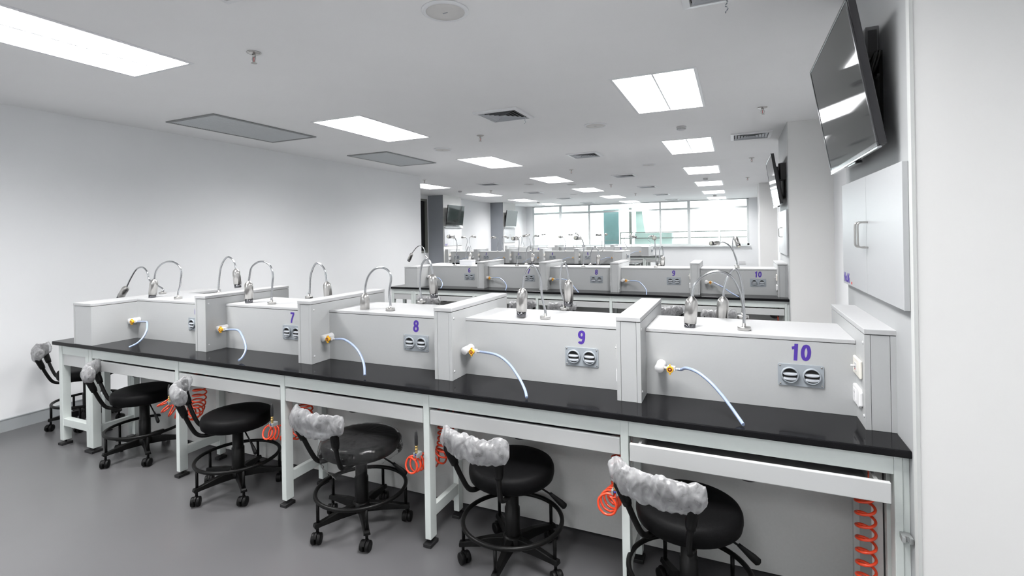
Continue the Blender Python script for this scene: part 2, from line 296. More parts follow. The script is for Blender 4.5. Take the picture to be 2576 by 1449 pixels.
    (4, 4, 'f', (-5.046, 14.45), [(-5.046, 14.45, 1.199), (-5.045, 14.45, 1.281), (-5.051, 14.45, 1.38), (-5.042, 14.45, 1.446)], (-5.016, 14.45, 1.495), (-4.962, 14.33, 1.518)),
    (4, 5, 'f', (-4.159, 14.45), [(-4.159, 14.45, 1.175), (-4.165, 14.45, 1.288), (-4.172, 14.45, 1.369), (-4.179, 14.45, 1.433)], (-4.181, 14.45, 1.481), (-4.163, 14.33, 1.506)),
    (4, 0, 'e', (-3.626, 14.78), [(-3.549, 14.78, 1.178), (-3.603, 14.78, 1.243), (-3.681, 14.78, 1.325), (-3.671, 14.78, 1.39)], (-3.631, 14.78, 1.425), (-3.521, 14.78, 1.436)),
]
TUBES = [
    (1, 10, [(-1.282, 0.222, 0.958), (-1.235, 0.191, 0.952), (-1.186, 0.159, 0.925), (-1.143, 0.128, 0.888), (-1.108, 0.097, 0.852), (-1.078, 0.066, 0.819), (-1.064, 0.035, 0.808)]),
    (1, 9, [(-2.195, 0.209, 0.945), (-2.109, 0.166, 0.919), (-2.038, 0.122, 0.869), (-1.99, 0.079, 0.829), (-1.963, 0.035, 0.809)]),
    (1, 8, [(-3.193, 0.212, 0.955), (-3.092, 0.172, 0.938), (-3.01, 0.132, 0.907), (-2.946, 0.091, 0.861), (-2.907, 0.051, 0.815)]),
    (1, 7, [(-4.104, 0.217, 0.954), (-4.018, 0.182, 0.93), (-3.943, 0.147, 0.885), (-3.899, 0.112, 0.854), (-3.884, 0.076, 0.822), (-3.868, 0.041, 0.815)]),
    (1, 6, [(-5.10, 0.225, 0.955), (-5.01, 0.181, 0.954), (-4.955, 0.145, 0.914), (-4.934, 0.109, 0.872), (-4.94, 0.073, 0.837), (-4.967, 0.037, 0.815)]),
    (2, 10, [(-1.291, 4.301, 0.935), (-1.218, 4.247, 0.903), (-1.137, 4.192, 0.851), (-1.048, 4.138, 0.805)]),
    (2, 9, [(-2.203, 4.301, 0.944), (-2.136, 4.247, 0.909), (-2.082, 4.192, 0.851), (-2.069, 4.138, 0.794)]),
    (2, 8, [(-3.148, 4.301, 0.948), (-3.051, 4.247, 0.9), (-2.979, 4.192, 0.842), (-2.92, 4.138, 0.798)]),
    (2, 7, [(-4.129, 4.301, 0.952), (-4.027, 4.247, 0.912), (-3.959, 4.192, 0.85), (-3.954, 4.138, 0.793)]),
    (2, 6, [(-5.105, 4.301, 0.922), (-5.022, 4.247, 0.855), (-5.003, 4.192, 0.812), (-4.991, 4.138, 0.793)]),
]
# ---------------------------------------------------------------- the room
b = MB(); b.box(-9.25, 0.1, -5.15, 17.7, -0.08, 0.0); struct('floor', b, 'floor')
b = MB(); b.box(XW-0.15, XW, -5.0, 6.095, 0, ZC); struct('wall_left', b, 'wall')
b = MB(); b.box(-9.25, XW-0.15, 5.95, 6.095, 0, ZC); struct('wall_left_return', b, 'wall')
b = MB()
for y0, y1, z0, z1 in ((6.095, 7.2, 0, ZC), (10.04, 17.5, 0, ZC), (7.2, 10.04, 0, 1.09), (7.2, 10.04, 2.61, ZC)): b.box(-9.25, -9.1, y0, y1, z0, z1)
struct('wall_left_far', b, 'wall')
b = MB(); b.box(-0.13, 0.05, -5.0, 17.5, 0, ZC); struct('wall_right', b, 'wall')
b = MB()      # unseen wall behind the camera; its window is added as fill light
BX0, BX1, BZ0, BZ1 = -5.2, -3.9, 1.1, 2.5
for x0, x1, z0, z1 in ((-9.25, 0.05, 0, BZ0), (-9.25, 0.05, BZ1, ZC), (-9.25, BX0, BZ0, BZ1), (BX1, 0.05, BZ0, BZ1)): b.box(x0, x1, -5.15, -5.0, z0, z1)
struct('wall_back', b, 'wall')
b = MB()
for x in (BX0, (BX0+BX1)/2-0.025, BX1-0.05): b.box(x, x+0.05, -5.12, -5.05, BZ0, BZ1)
b.box(BX0, BX1, -5.12, -5.05, BZ0, BZ0+0.05); b.box(BX0, BX1, -5.12, -5.05, BZ1-0.05, BZ1); struct('fill_window', b, 'alu')
WX0, WX1, WZ0, WZ1 = -8.8, -0.60, 1.05, 2.70
b = MB(); b.box(-9.25, 0.05, 17.5, 17.65, 0, WZ0); b.box(-9.25, WX0, 17.5, 17.65, WZ0, ZC); b.box(WX1, 0.05, 17.5, 17.65, WZ0, ZC); b.box(WX0, WX1, 17.5, 17.65, WZ1, ZC)
struct('wall_far', b, 'wall')
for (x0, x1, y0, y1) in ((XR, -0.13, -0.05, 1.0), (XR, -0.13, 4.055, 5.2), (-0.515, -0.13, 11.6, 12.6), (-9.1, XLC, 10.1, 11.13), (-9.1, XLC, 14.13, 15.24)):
    b = MB(); b.box(x0, x1, y0, y1, 0, ZC); struct('column', b, 'gcol' if x0 < -5 else 'column')  # left columns are a darker grey than the right ones
# thin caulked edge strip of the nearest right column
b = MB(); b.box(XR-0.004, XR+0.006, -0.053, -0.02, 0, ZC); struct('trim_1', b, 'caulk')
b = MB(); b.box(XR-0.0015, XR+0.004, 4.052, 4.07, 0, ZC); struct('trim_2', b, 'caulk')
b = MB(); b.box(XR-0.0015, XR+0.004, -0.02, 1.0, 0, ZC); struct('trim_3', b, 'clad')          # grey boarding on the faces that carry the televisions
b = MB(); b.box(XR-0.0015, XR+0.004, 4.07, 5.2, 0, ZC); struct('trim_4', b, 'clad')
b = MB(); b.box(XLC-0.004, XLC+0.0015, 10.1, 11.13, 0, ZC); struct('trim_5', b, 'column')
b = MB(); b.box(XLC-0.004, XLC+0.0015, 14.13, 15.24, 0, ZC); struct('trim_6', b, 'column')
# skirting
b = MB(); b.box(XW, XW+0.014, -5.0, 6.095, 0, 0.098); b.box(XW, XW+0.018, -5.0, 6.095, 0.098, 0.105); struct('baseboard_left', b, 'skirt')
b = MB(); b.box(-9.1, -0.13, 17.486, 17.5, 0, 0.105); struct('baseboard_far', b, 'skirt')
# dark window in the far left wall
w = MB()
for y0, y1, z0, z1 in ((7.2, 10.04, 2.55, 2.61), (7.2, 10.04, 1.09, 1.15), (9.985, 10.04, 1.15, 2.55), (7.2, 7.255, 1.15, 2.55)): w.box(-9.16, -9.085, y0, y1, z0, z1)
wo = struct('window_2', w, 'rail')
g = MB(); g.box(-9.15, -9.14, 7.255, 9.985, 1.15, 2.55); struct('pane', g, 'dark', 'black unlit glass pane', wo)
# big far window: frame, then each pane of glass
mx_ = [-8.74, -7.58, -6.38, -4.62, -3.63, -2.61, -1.58]
w = MB()
w.box(WX0, WX1, 17.50, 17.58, WZ0, WZ0+0.06); w.box(WX0, WX1, 17.50, 17.58, WZ1-0.03, WZ1)
w.box(WX0, WX0+0.07, 17.50, 17.58, WZ0, WZ1); w.box(WX1-0.07, WX1, 17.50, 17.58, WZ0, WZ1)
w.box(WX0, WX1, 17.49, 17.58, 2.37, 2.44)
for i, x in enumerate(mx_[1:]):
    hw = 0.05 if i in (0, 4) else 0.03
    w.box(x-hw, x+hw, 17.495, 17.58, WZ0, WZ1)
w.box(WX0-0.02, WX1+0.02, 17.44, 17.5, WZ0-0.05, WZ0)
w1 = struct('window_1', w, 'alu')
xs = [WX0+0.07]+mx_[1:]+[WX1-0.07]
for a_, c_ in zip(xs, xs[1:]):
    for z0, z1 in ((WZ0+0.06, 2.37), (2.44, WZ1-0.03)):
        g = MB(); g.box(a_+0.03, c_-0.03, 17.535, 17.541, z0, z1); struct('pane', g, 'glass', None, w1)
# ---------------------------------------------------------------- outside the window
b = MB(); b.box(-11, 2, 17.66, 20.5, 0.72, 0.86); o = struct('balcony_floor', b, 'conc')
rl = thing('balcony_railing', 'grey horizontal-bar balcony railing outside the far window', 'railing', (-3, 18.7, 0.86))
for zz in (1.56, 1.325):
    b = MB(); b.tube([(-2.4, 0, zz-0.86), (3.6, 0, zz-0.86)], 0.021, 8); fin(b, 'bar', 'rail', rl)
for zz in (1.56, 1.325):
    b = MB(); b.tube([(-2.36, 0, zz-0.86), (-1.95, 0, zz-0.86)], 0.024, 8); fin(b, 'bar', 'rail', rl)
for px in (-2.38, 1.42, 3.4):
    b = MB(); b.box(px-0.02, px+0.02, -0.02, 0.02, 0, 0.72); fin(b, 'post', 'rail', rl)
t = thing('glass_partition', 'tall teal glass wall standing outside the middle of the far window', 'glass wall', (-5.77, 18.72, 0.86))
b = MB(); b.box(-0.315, 0.315, 0, 0.05, 0, 1.66); fin(b, 'glass_sheet', 'teal', t)
b = MB(); b.box(-0.315, 0.315, -0.006, 0.0, 0.38, 0.395); fin(b, 'joint', 'rail', t)
t = thing('glass_screen', 'low pale green glass screen on the balcony, right of the teal wall', 'glass screen', (-4.08, 18.75, 0.86))
b = MB(); b.box(-0.72, 0.72, 0, 0.03, 0, 0.67); fin(b, 'glass_sheet', 'pgreen', t)
b = MB(); b.box(0.72, 0.78, -0.01, 0.04, 0, 0.67); fin(b, 'end_post', 'white', t)
t = thing('leaning_fin', 'tapering pale green fin rising behind the low green glass screen', 'fin', (-4.6, 19.1, 0.86))
b = MB(); b.prism([(-0.22, 0), (0.26, 0), (0.18, 0.5), (0.09, 1.1), (0.02, 1.7), (-0.22, 1.7)], lambda u, v, d: Vector((u, d, v)), 0, 0.06); fin(b, 'blade', 'pgreen', t)
t = thing('outdoor_beam', 'teal glazed roof beam seen through the top panes of far window', 'beam', (-7.2, 18.9, 2.45))
b = MB(); b.box(-2.3, 2.75, 0, 0.12, 0, 0.17); fin(b, 'glass_fascia', 'pgreen', t)
b = MB(); b.box(-2.3, 2.75, -0.02, 0.14, -0.03, 0.0); fin(b, 'edge', 'rail', t)
t = thing('outdoor_post', 'slim grey post outside the far window, right of the teal wall', 'post', (-4.95, 18.6, 0.86))
b = MB(); b.box(-0.05, 0.05, -0.05, 0.05, 0, 1.7); fin(b, 'shaft', 'rail', t)
# ---------------------------------------------------------------- ceiling with light openings
LY = [2.30, 5.15, 8.08, 11.0, 13.95, 16.85]
LIGHTS = []
for i, y in enumerate([-0.52]+LY): LIGHTS.append((-4.62, y, 'middle', i))
for i, y in enumerate([-0.52]+LY): LIGHTS.append((-1.62, y, 'right-hand', i))
for i, y in enumerate([7.8, 10.78, 13.65, 16.3]): LIGHTS.append((-7.62, y, 'far left', i))
LIGHTS += [(-4.62, -3.4, None, 0), (-1.62, -3.4, None, 0)]
HW, HL = 0.298, 0.598
xs = sorted({-9.25, 0.05} | {round(x+s*HW, 4) for x in (-7.62, -4.62, -1.62) for s in (-1, 1)})
ys = sorted({-5.15, 17.65} | {round(y+s*HL, 4) for _, y, _, _ in LIGHTS for s in (-1, 1)})
c = MB(); cache = {}
def cv(x, y):
    if (x, y) not in cache: cache[(x, y)] = c.bm.verts.new((x, y, ZC))
    return cache[(x, y)]
for x0, x1 in zip(xs, xs[1:]):
    for y0, y1 in zip(ys, ys[1:]):
        cx, cy = (x0+x1)/2, (y0+y1)/2
        if any(abs(cx-lx) < HW and abs(cy-ly) < HL for lx, ly, _, _ in LIGHTS): continue
        c._f([cv(x0, y0), cv(x0, y1), cv(x1, y1), cv(x1, y0)])
co = struct('ceiling', c, 'ceil')
sd = co.modifiers.new('thickness', 'SOLIDIFY'); sd.thickness = 0.004; sd.offset = -1.0 if co.data.polygons[0].normal.z < 0 else 1.0
ORD = ['nearest', 'second', 'third', 'fourth', 'fifth', 'sixth', 'seventh']
def light_fixture(x, y, column, i, first=[None]):
    lab = None
    if column:
        k = i-1 if column == 'right-hand' else i
        lab = '%s recessed louvred light from the camera in the %s column of ceiling lights' % (ORD[max(k, 0)], column)
        if k < 0: lab = None
    lab = lab or 'recessed louvred ceiling light overhead, above the top edge of the picture'
    t = thing('ceiling_light', lab, 'ceiling light', (x, y, ZC), 'recessed louvred ceiling lights')
    if first[0]:
        for ch in first[0].children:
            d = ch.copy(); COL.objects.link(d); d.parent = t
        return
    first[0] = t
    f = MB()
    for q in ((-0.312, -0.29, -0.612, 0.612), (0.29, 0.312, -0.612, 0.612), (-0.29, 0.29, -0.612, -0.59), (-0.29, 0.29, 0.59, 0.612)): f.box(*q, -0.006, 0.004)
    fin(f, 'frame', 'white', t)
    f = MB(); f.box(-0.30, 0.30, -0.60, 0.60, 0.095, 0.10); f.box(-0.298, -0.29, -0.6, 0.6, 0.0, 0.095); f.box(0.29, 0.298, -0.6, 0.6, 0.0, 0.095)
    f.box(-0.29, 0.29, -0.598, -0.59, 0, 0.095); f.box(-0.29, 0.29, 0.59, 0.598, 0, 0.095); fin(f, 'reflector', 'pan', t)
    f = MB(); f.box(-0.006, 0.006, -0.59, 0.59, 0.0, 0.034)
    for sx in (-1, 1):
        for k in range(1, 14):
            yy = -0.59+k*1.18/14; xa, xb = (0.006, 0.29) if sx > 0 else (-0.29, -0.006)
            f.prism([(-0.006, 0.030), (0.006, 0.030), (0.0015, 0.002), (-0.0015, 0.002)], lambda u, v, d, yy=yy: Vector((d, yy+u, v)), xa, xb)
    fin(f, 'louvre', 'louv', t)
    for sx in (-0.15, 0.15):
        f = MB(); f.tube([(sx, -0.57, 0.072), (sx, 0.57, 0.072)], 0.013, 10); fin(f, 'tube', 'tube', t)
    ld = bpy.data.lights.new('ceiling_light_glow', 'AREA'); ld.shape = 'RECTANGLE'; ld.size = 0.56; ld.size_y = 1.16
    ld.energy = LIGHT_W; ld.spread = math.radians(LIGHT_SPREAD); ld.color = (1.0, 0.992, 0.985)
    lo = bpy.data.objects.new('glow', ld); COL.objects.link(lo); lo.location = (0, 0, 0.058); lo.parent = t
for q in LIGHTS: light_fixture(*q)
# ---------------------------------------------------------------- ceiling fittings
def diffuser(x, y, lab, first=[None]):
    t = thing('ceiling_air_diffuser', lab, 'air vent', (x, y, ZC), 'square ceiling air diffusers')
    if first[0]:
        for ch in first[0].children: d = ch.copy(); COL.objects.link(d); d.parent = t
        return t
    first[0] = t; f = MB(); R = 0.225
    def sq(r, z): return [Vector((sx*r, sy*r, z)) for sx, sy in ((-1, -1), (1, -1), (1, 1), (-1, 1))]
    def ring(mb, r0, z0, r1, z1):
        A, B = sq(r0, z0), sq(r1, z1)
        for k in range(4): mb.quad(A[k], A[(k+1) % 4], B[(k+1) % 4], B[k])
    ring(f, R, -0.001, R, -0.014); ring(f, R, -0.014, 0.19, -0.020); ring(f, 0.19, -0.020, 0.186, -0.002); fin(f, 'frame', 'white', t)
    f = MB(); f.box(-0.188, 0.188, -0.188, 0.188, -0.003, -0.001); fin(f, 'duct_shade', 'gap', t)  # flat dark panel stands in for the shade up inside the duct
    f = MB()
    for k in range(5):
        r = 0.178-k*0.034; ring(f, r, -0.019, r-0.024, -0.005); ring(f, r, -0.0195, r-0.003, -0.0195)
    f.box(-0.02, 0.02, -0.02, 0.02, -0.012, -0.008); fin(f, 'louvre', 'diff', t); return t
dn = [(-3.10, -0.62, 'square air diffuser at the top edge of picture, left of ceiling speaker'), (-3.10, 2.33, 'nearest whole square air diffuser in the middle of the ceiling'), (-3.08, 5.13, 'second whole square air diffuser along the middle of the ceiling'),
      (-3.1, 8.13, 'third whole square air diffuser along the middle of the ceiling'), (-3.08, 10.95, 'fourth whole square air diffuser along the middle of the ceiling'), (-3.1, 13.85, 'fifth whole square air diffuser along the middle of the ceiling'), (-3.1, 16.7, 'farthest small square air diffuser in the middle row'),
      (-1.08, 0.44, 'square air diffuser with hanging ribbon at the top edge of picture'), (-0.88, 4.70, 'square air diffuser near the right columns, above the second television'),
      (-6.15, 8.1, 'nearest square air diffuser of the far left row'), (-6.12, 10.85, 'second square air diffuser of the far left row'), (-6.1, 13.6, 'third square air diffuser of the far left row'), (-6.1, 16.3, 'farthest square air diffuser of the far left row')]
for x, y, lb in dn:
    t = diffuser(x, y, lb)
    if 'ribbon' in lb or 'nearest whole' in lb:
        q = (-0.02, 0.19) if 'ribbon' in lb else (0.17, 0.12)
        f = MB(); P_ = [Vector((q[0]+0.006*math.sin(k*1.3), q[1]+0.004*math.cos(k*1.7), -0.02-k*0.007)) for k in range(10)]
        for k in range(9): f.use('card' if k % 2 else 'vent'); f.tube([P_[k], P_[k+1]], 0.003, 5)
        fin(f, 'ribbon', None, t)
def grille(x, y, lab):
    t = thing('return_air_grille', lab, 'air grille', (x, y, ZC), 'grey return air grilles')
    f = MB()
    for q in ((-0.345, -0.315, -0.62, 0.62), (0.315, 0.345, -0.62, 0.62), (-0.315, 0.315, -0.62, -0.59), (-0.315, 0.315, 0.59, 0.62)): f.box(*q, -0.012, -0.0005)
    fin(f, 'frame', 'hook', t)
    for k in range(3):
        y0 = -0.588+k*0.3935; f = MB(); f.box(-0.313, 0.313, y0, y0+0.385, -0.008, -0.001)
        for j in range(22): f.box(-0.313, 0.313, y0+0.004+j*0.0175, y0+0.011+j*0.0175, -0.0105, -0.008)
        fin(f, 'grille_panel', 'grille', t)
grille(-5.775, 1.64, 'large grey three-panel return air grille nearest the camera')
grille(-5.715, 4.07, 'smaller-looking grey three-panel return air grille farther along the left wall')
def sprinkler(x, y, lab, first=[None]):
    t = thing('fire_sprinkler', lab, 'sprinkler', (x, y, ZC), 'fire sprinklers')
    if first[0]:
        for ch in first[0].children: d = ch.copy(); COL.objects.link(d); d.parent = t
        return
    first[0] = t
    f = MB(); f.lathe([(0.042, -0.001), (0.042, -0.004), (0.03, -0.010), (0.012, -0.012)], 20); fin(f, 'escutcheon', 'chrome', t)
    f = MB(); f.lathe([(0.011, -0.011), (0.011, -0.028), (0.006, -0.03)], 12)
    for s_ in (-1, 1): f.tube([(s_*0.010, 0, -0.025), (s_*0.015, 0, -0.04), (s_*0.009, 0, -0.058), (0, 0, -0.064)], 0.0028, 6)
    f.lathe([(0.018, -0.066), (0.018, -0.068), (0.004, -0.07)], 14); fin(f, 'body', 'chrome', t)
    f = MB(); f.tube([(0, 0, -0.030), (0, 0, -0.058)], 0.0026, 8); fin(f, 'bulb', 'red', t)
SPR = [(-3.80, 0.13, 'large chrome sprinkler nearest the camera, upper left of the ceiling'), (-0.82, 3.22, 'chrome sprinkler left of the big wall television'), (-3.77, 3.12, 'chrome sprinkler below the nearest whole square diffuser'),
       (-0.81, 6.81, 'chrome sprinkler above the second television on the right columns'), (-3.77, 6.69, 'chrome sprinkler between second and third middle ceiling lights'), (-6.90, 6.64, 'chrome sprinkler just past the end of the left wall'),
       (-6.84, 9.61, 'chrome sprinkler by the nearest far left air diffuser'), (-3.76, 9.86, 'chrome sprinkler between the third and fourth middle ceiling lights'), (-0.80, 10.0, 'chrome sprinkler left of the second television at right'), (-3.74, 13.0, 'tiny far chrome sprinkler beside the fifth middle diffuser')]
for q in SPR: sprinkler(*q)
def ceil_speaker(x, y, lab, first=[None]):
    t = thing('ceiling_speaker', lab, 'speaker', (x, y, ZC), 'round ceiling speakers')
    if first[0]:
        for ch in first[0].children: d = ch.copy(); COL.objects.link(d); d.parent = t
        return
    first[0] = t
    f = MB(); f.lathe([(0.122, -0.0005), (0.122, -0.006), (0.112, -0.012), (0.100, -0.010), (0.100, -0.004)], 48); fin(f, 'rim', 'white', t)
    f = MB(); f.lathe([(0.0995, -0.004), (0.0995, -0.009), (0.06, -0.0115), (0.001, -0.012)], 48); fin(f, 'mesh_grille', 'speaker', t)
    f = MB(); f.box(-0.014, 0.014, -0.003, 0.003, -0.0132, -0.0118); fin(f, 'badge', 'vent', t)
SPK = [(-2.43, 0.155, 'large round white ceiling speaker at the top of the picture'), (-2.43, 3.22, 'round ceiling speaker left of the smoke detector and right light column'), (-4.64, 3.70, 'round ceiling speaker by the small grey return grille'), (-2.41, 6.75, 'round ceiling speaker between second right lights and third middle diffuser'),
       (-5.39, 8.68, 'far round ceiling speaker left of the third middle light'), (-4.57, 9.33, 'far round ceiling speaker just beyond the third middle light'), (-5.38, 12.2, 'small distant ceiling speaker left of the fifth middle light'), (-4.58, 15.0, 'most distant tiny round ceiling speaker')]
for q in SPK: ceil_speaker(*q)
def smoke(x, y, lab, first=[None]):
    t = thing('smoke_detector', lab, 'smoke detector', (x, y, ZC), 'white smoke detectors')
    if first[0]:
        for ch in first[0].children: d = ch.copy(); COL.objects.link(d); d.parent = t
        return
    first[0] = t
    f = MB(); f.lathe([(0.052, -0.0005), (0.054, -0.012), (0.050, -0.016)], 28); fin(f, 'base', 'tapw', t)
    f = MB().use('tapw'); f.lathe([(0.043, -0.015), (0.048, -0.022), (0.043, -0.038), (0.024, -0.046), (0.002, -0.047)], 28)
    f.use('hook')
    for k in range(14): f.box(-0.004, 0.004, 0.0455, 0.0485, -0.032, -0.023, Matrix.Rotation(2*PI*k/14, 4, 'Z'))
    fin(f, 'sensor_head', 'tapw', t)
for q in [(-1.60, 3.76, 'white smoke detector between first and second right-hand ceiling lights'), (-7.55, 9.25, 'white smoke detector near the far left ceiling lights'), (-1.64, 9.65, 'white smoke detector between third and fourth right-hand ceiling lights'), (-1.64, 15.4, 'tiny far smoke detector between the last right-hand ceiling lights'), (-7.55, 14.9, 'tiny far smoke detector among the far left ceiling lights')]: smoke(*q)
# ---------------------------------------------------------------- benches
def lx(x): return x-XR
DIV = [(-4.453, -4.346), (-3.508, -3.401), (-2.538, -2.431), (-1.576, -1.469), (-0.645, -0.547)]
DIVA = (-5.591, -5.364)
LEGX = [-5.858, -5.50, -4.463, -3.51, -2.525, -1.537, -0.592]
def side_word(r): return 'right column' if r < 3 else 'left column'
def bench(r):
    ax, oy, m = ROWS[r]; W = BEN[r]; near = r < 3
    fr = thing('bench_frame', 'pale steel legs and rails under the black top of the %s' % W, 'lab bench frame', (ax, oy, 0), 'laboratory bench frames')
    P = lambda mb, n, mt, par=fr, bv=0.0: fin(mb, n, mt, par, mir=m, bevel=bv)
    # legs, front and rear
    for i, x in enumerate(LEGX):
        w = 0.085 if i == 1 else (0.034 if i else 0.045)
        if i == 6: w = 0.025
        x0 = lx(x)
        for y0, y1 in ((0.03, 0.085), (0.31, 0.355), (YR-0.085, YR-0.03)):
            if y0 == 0.31 and i == 6: continue
            q = MB()
            if i == 1: q.box(x0, x0+0.041, y0, y1, 0.036, 0.772); q.box(x0+0.044, x0+w, y0, y1, 0.036, 0.772)
            else: q.box(x0, x0+w, y0, y1, 0.036, 0.772)
            lg = P(q, 'leg', 'frame', fr, 0.0025)
            if near:
                q = MB(); xc = x0+w/2; yc = (y0+y1)/2
                q.lathe([(0.007, 0.018), (0.007, 0.036)], 8, Matrix.Translation((xc, yc, 0)))
                q.box(x0-0.006, x0+w+0.006, y0-0.012, y1+0.006, 0.0, 0.018); P(q, 'levelling_foot', 'foot', lg, 0.002)
    # side stretchers
    for i, x in enumerate(LEGX[1:6]):
        w = 0.03; x0 = lx(x)+(0.045 if i == 0 else 0.002)
        q = MB(); q.box(x0, x0+w, 0.085, 0.31, 0.135, 0.19); P(q, 'stretcher', 'frame', fr, 0.002)
        q = MB(); q.box(x0, x0+w, 0.085, 0.31, 0.715, 0.772); P(q, 'top_side_rail', 'frame', fr, 0.002)
    q = MB(); q.box(lx(-5.858)+0.045, lx(-5.50), 0.033, 0.08, 0.15, 0.205); P(q, 'stretcher', 'frame', fr, 0.002)
    q = MB(); q.box(lx(-5.858)+0.045, lx(-5.50), 0.04, 0.058, 0.615, 0.705); P(q, 'apron_panel', 'drawer', fr)
    q = MB(); q.box(lx(-0.5665), lx(-0.5485), 0.034, 0.06, 0.0, 0.772); q.box(lx(-0.60), lx(-0.5485), 0.10, 0.13, 0.0, 0.772); P(q, 'filler_post', 'frame', fr)
    # front rails between the legs
    for i in range(6):
        xa = LEGX[i]+(0.045 if i == 0 else 0.085 if i == 1 else 0.034); xb = LEGX[i+1]
        q = MB(); q.box(lx(xa), lx(xb), 0.033, 0.07, 0.70, 0.772); P(q, 'front_rail', 'frame', fr, 0.002)
        if i == 0: continue
        if not near and i != 1: continue
        op = 0.045 if (r == 1 and i == 5) else 0.0
        z0, z1 = (0.616, 0.688) if op else (0.615, 0.687)
        xa += 0.004; xb -= 0.003
        if op: xa, xb = LEGX[5]+0.046, LEGX[6]-0.018
        dr = thing_part('drawer', fr, 'slightly opened drawer' if op else None)
        q = MB(); q.box(lx(xa), lx(xb), 0.032-op, 0.050-op, z0, z1); P(q, 'drawer_front', 'drawer', dr, 0.003)
        q = MB()
        for xs_ in (xa+0.03, xb-0.042): q.box(lx(xs_), lx(xs_+0.012), 0.050-op, 0.28, z0+0.01, min(z1-0.008, 0.695))
        q.box(lx(xa+0.03), lx(xb-0.03), 0.268, 0.28, z0+0.01, min(z1-0.008, 0.695)); q.box(lx(xa+0.03), lx(xb-0.03), 0.050-op, 0.28, z0+0.006, z0+0.012); P(q, 'drawer_tray', 'knee', dr)
        q = MB(); xc = lx((xa+xb)/2); q.lathe([(0.030, z0-0.010), (0.036, z0-0.001), (0.036, z0+0.004)], 20, Matrix.Translation((xc, 0.075-op, 0))); P(q, 'finger_pull', 'foot', dr)
    if near:
        q = MB(); q.box(lx(-5.50)+0.085, lx(-0.605), 0.357, 0.375, 0.062, 0.772); P(q, 'knee_panel', 'knee')
        q = MB(); q.box(lx(-0.64), lx(-0.605), 0.13, 0.357, 0.062, 0.772); q.box(lx(-0.66), lx(-0.64), 0.33, 0.357, 0.062, 0.772); P(q, 'end_panel', 'knee')
    q = MB(); q.box(lx(-5.50)+0.085, lx(-0.605), 0.66, 0.678, 0.062, 0.772); P(q, 'knee_panel', 'knee')
    # worktop
    q = MB(); q.box(lx(-5.885), -0.0015, 0.0, YR, 0.773, HC)
    o = fin(q, 'worktop', 'black', None, (ax, oy, 0), m, 0.004)
    tag(o, 'glossy black stone worktop of the %s' % W, 'worktop', 'black worktops')
    # service spine with partitions
    sp = thing('service_spine', 'pale grey service spine with partitions and purple numbers on the %s' % W, 'service spine', (ax, oy, HC), 'bench service spines')
    P2 = lambda mb, n, mt, par=sp, bv=0.0: fin(mb, n, mt, par, mir=m, bevel=bv)
    edges = [DIVA]+DIV; h = ZT-HC; hd = ZD-HC
    for (a0, a1), (b0, b1) in zip(edges, edges[1:]):
        q = MB(); q.box(lx(a1), lx(b0), YB, YBB, 0.0008, h-0.018); bx_ = P2(q, 'service_box', 'lam')
        q = MB(); q.box(lx(a1)+0.0005, lx(b0)-0.0005, YB-0.001, YBB+0.001, h-0.0155, h); P2(q, 'lid', 'lamtop', bx_, 0.0015)
    for k, (d0, d1) in enumerate(edges):
        y0, y1, hh = (0.006, YR-0.006, h) if k == 0 else (YD, YBB+YB-YD, hd)
        q = MB().use('lam'); pt = 0.018
        q.box(lx(d0), lx(d0)+pt, y0, y1, 0.0008, hh-0.022); q.box(lx(d1)-pt, lx(d1), y0, y1, 0.0008, hh-0.022)
        q.box(lx(d0)+pt+0.0015, lx(d1)-pt-0.0015, y0+0.0012, y1-0.0012, 0.0008, hh-0.022)
        if near and k:
            for yy in (YD+0.022, ):
                for zz in (0.045, hd-0.055):
                    q.use('tapw'); q.lathe([(0.007, 0), (0.006, 0.002), (0.001, 0.0028)], 12, Matrix.Translation((lx(d1), yy, zz)) @ Matrix.Rotation(PI/2, 4, 'Y'))
                    q.lathe([(0.007, 0), (0.006, 0.002), (0.001, 0.0028)], 12, Matrix.Translation((lx(d0), yy, zz)) @ Matrix.Rotation(-PI/2, 4, 'Y'))
        dv = P2(q, 'partition', None)
        q = MB(); q.box(lx(d0)-0.001, lx(d1)+0.001, y0-0.002, y1+0.002, hh-0.0195, hh); P2(q, 'cap', 'lamtop', dv, 0.002)
    # purple station numbers
    for k, xc in enumerate(VENTX):
        st = 10-k; n = st if m > 0 else STN[st]
        numeral(sp, str(n), 0.070, (m*lx(xc), YB, 1.0065-HC))
def thing_part(name, parent, label=None):
    o = bpy.data.objects.new(name, None); COL.objects.link(o); o.parent = parent
    if label: o['label'] = label
    return o
VENTX = [-0.84, -1.78, -2.755, -3.715, -4.66]
TAPX = {10: -1.401, 9: -2.40, 8: -3.385, 7: -4.34, 6: -5.335}
for r in ROWS: bench(r)
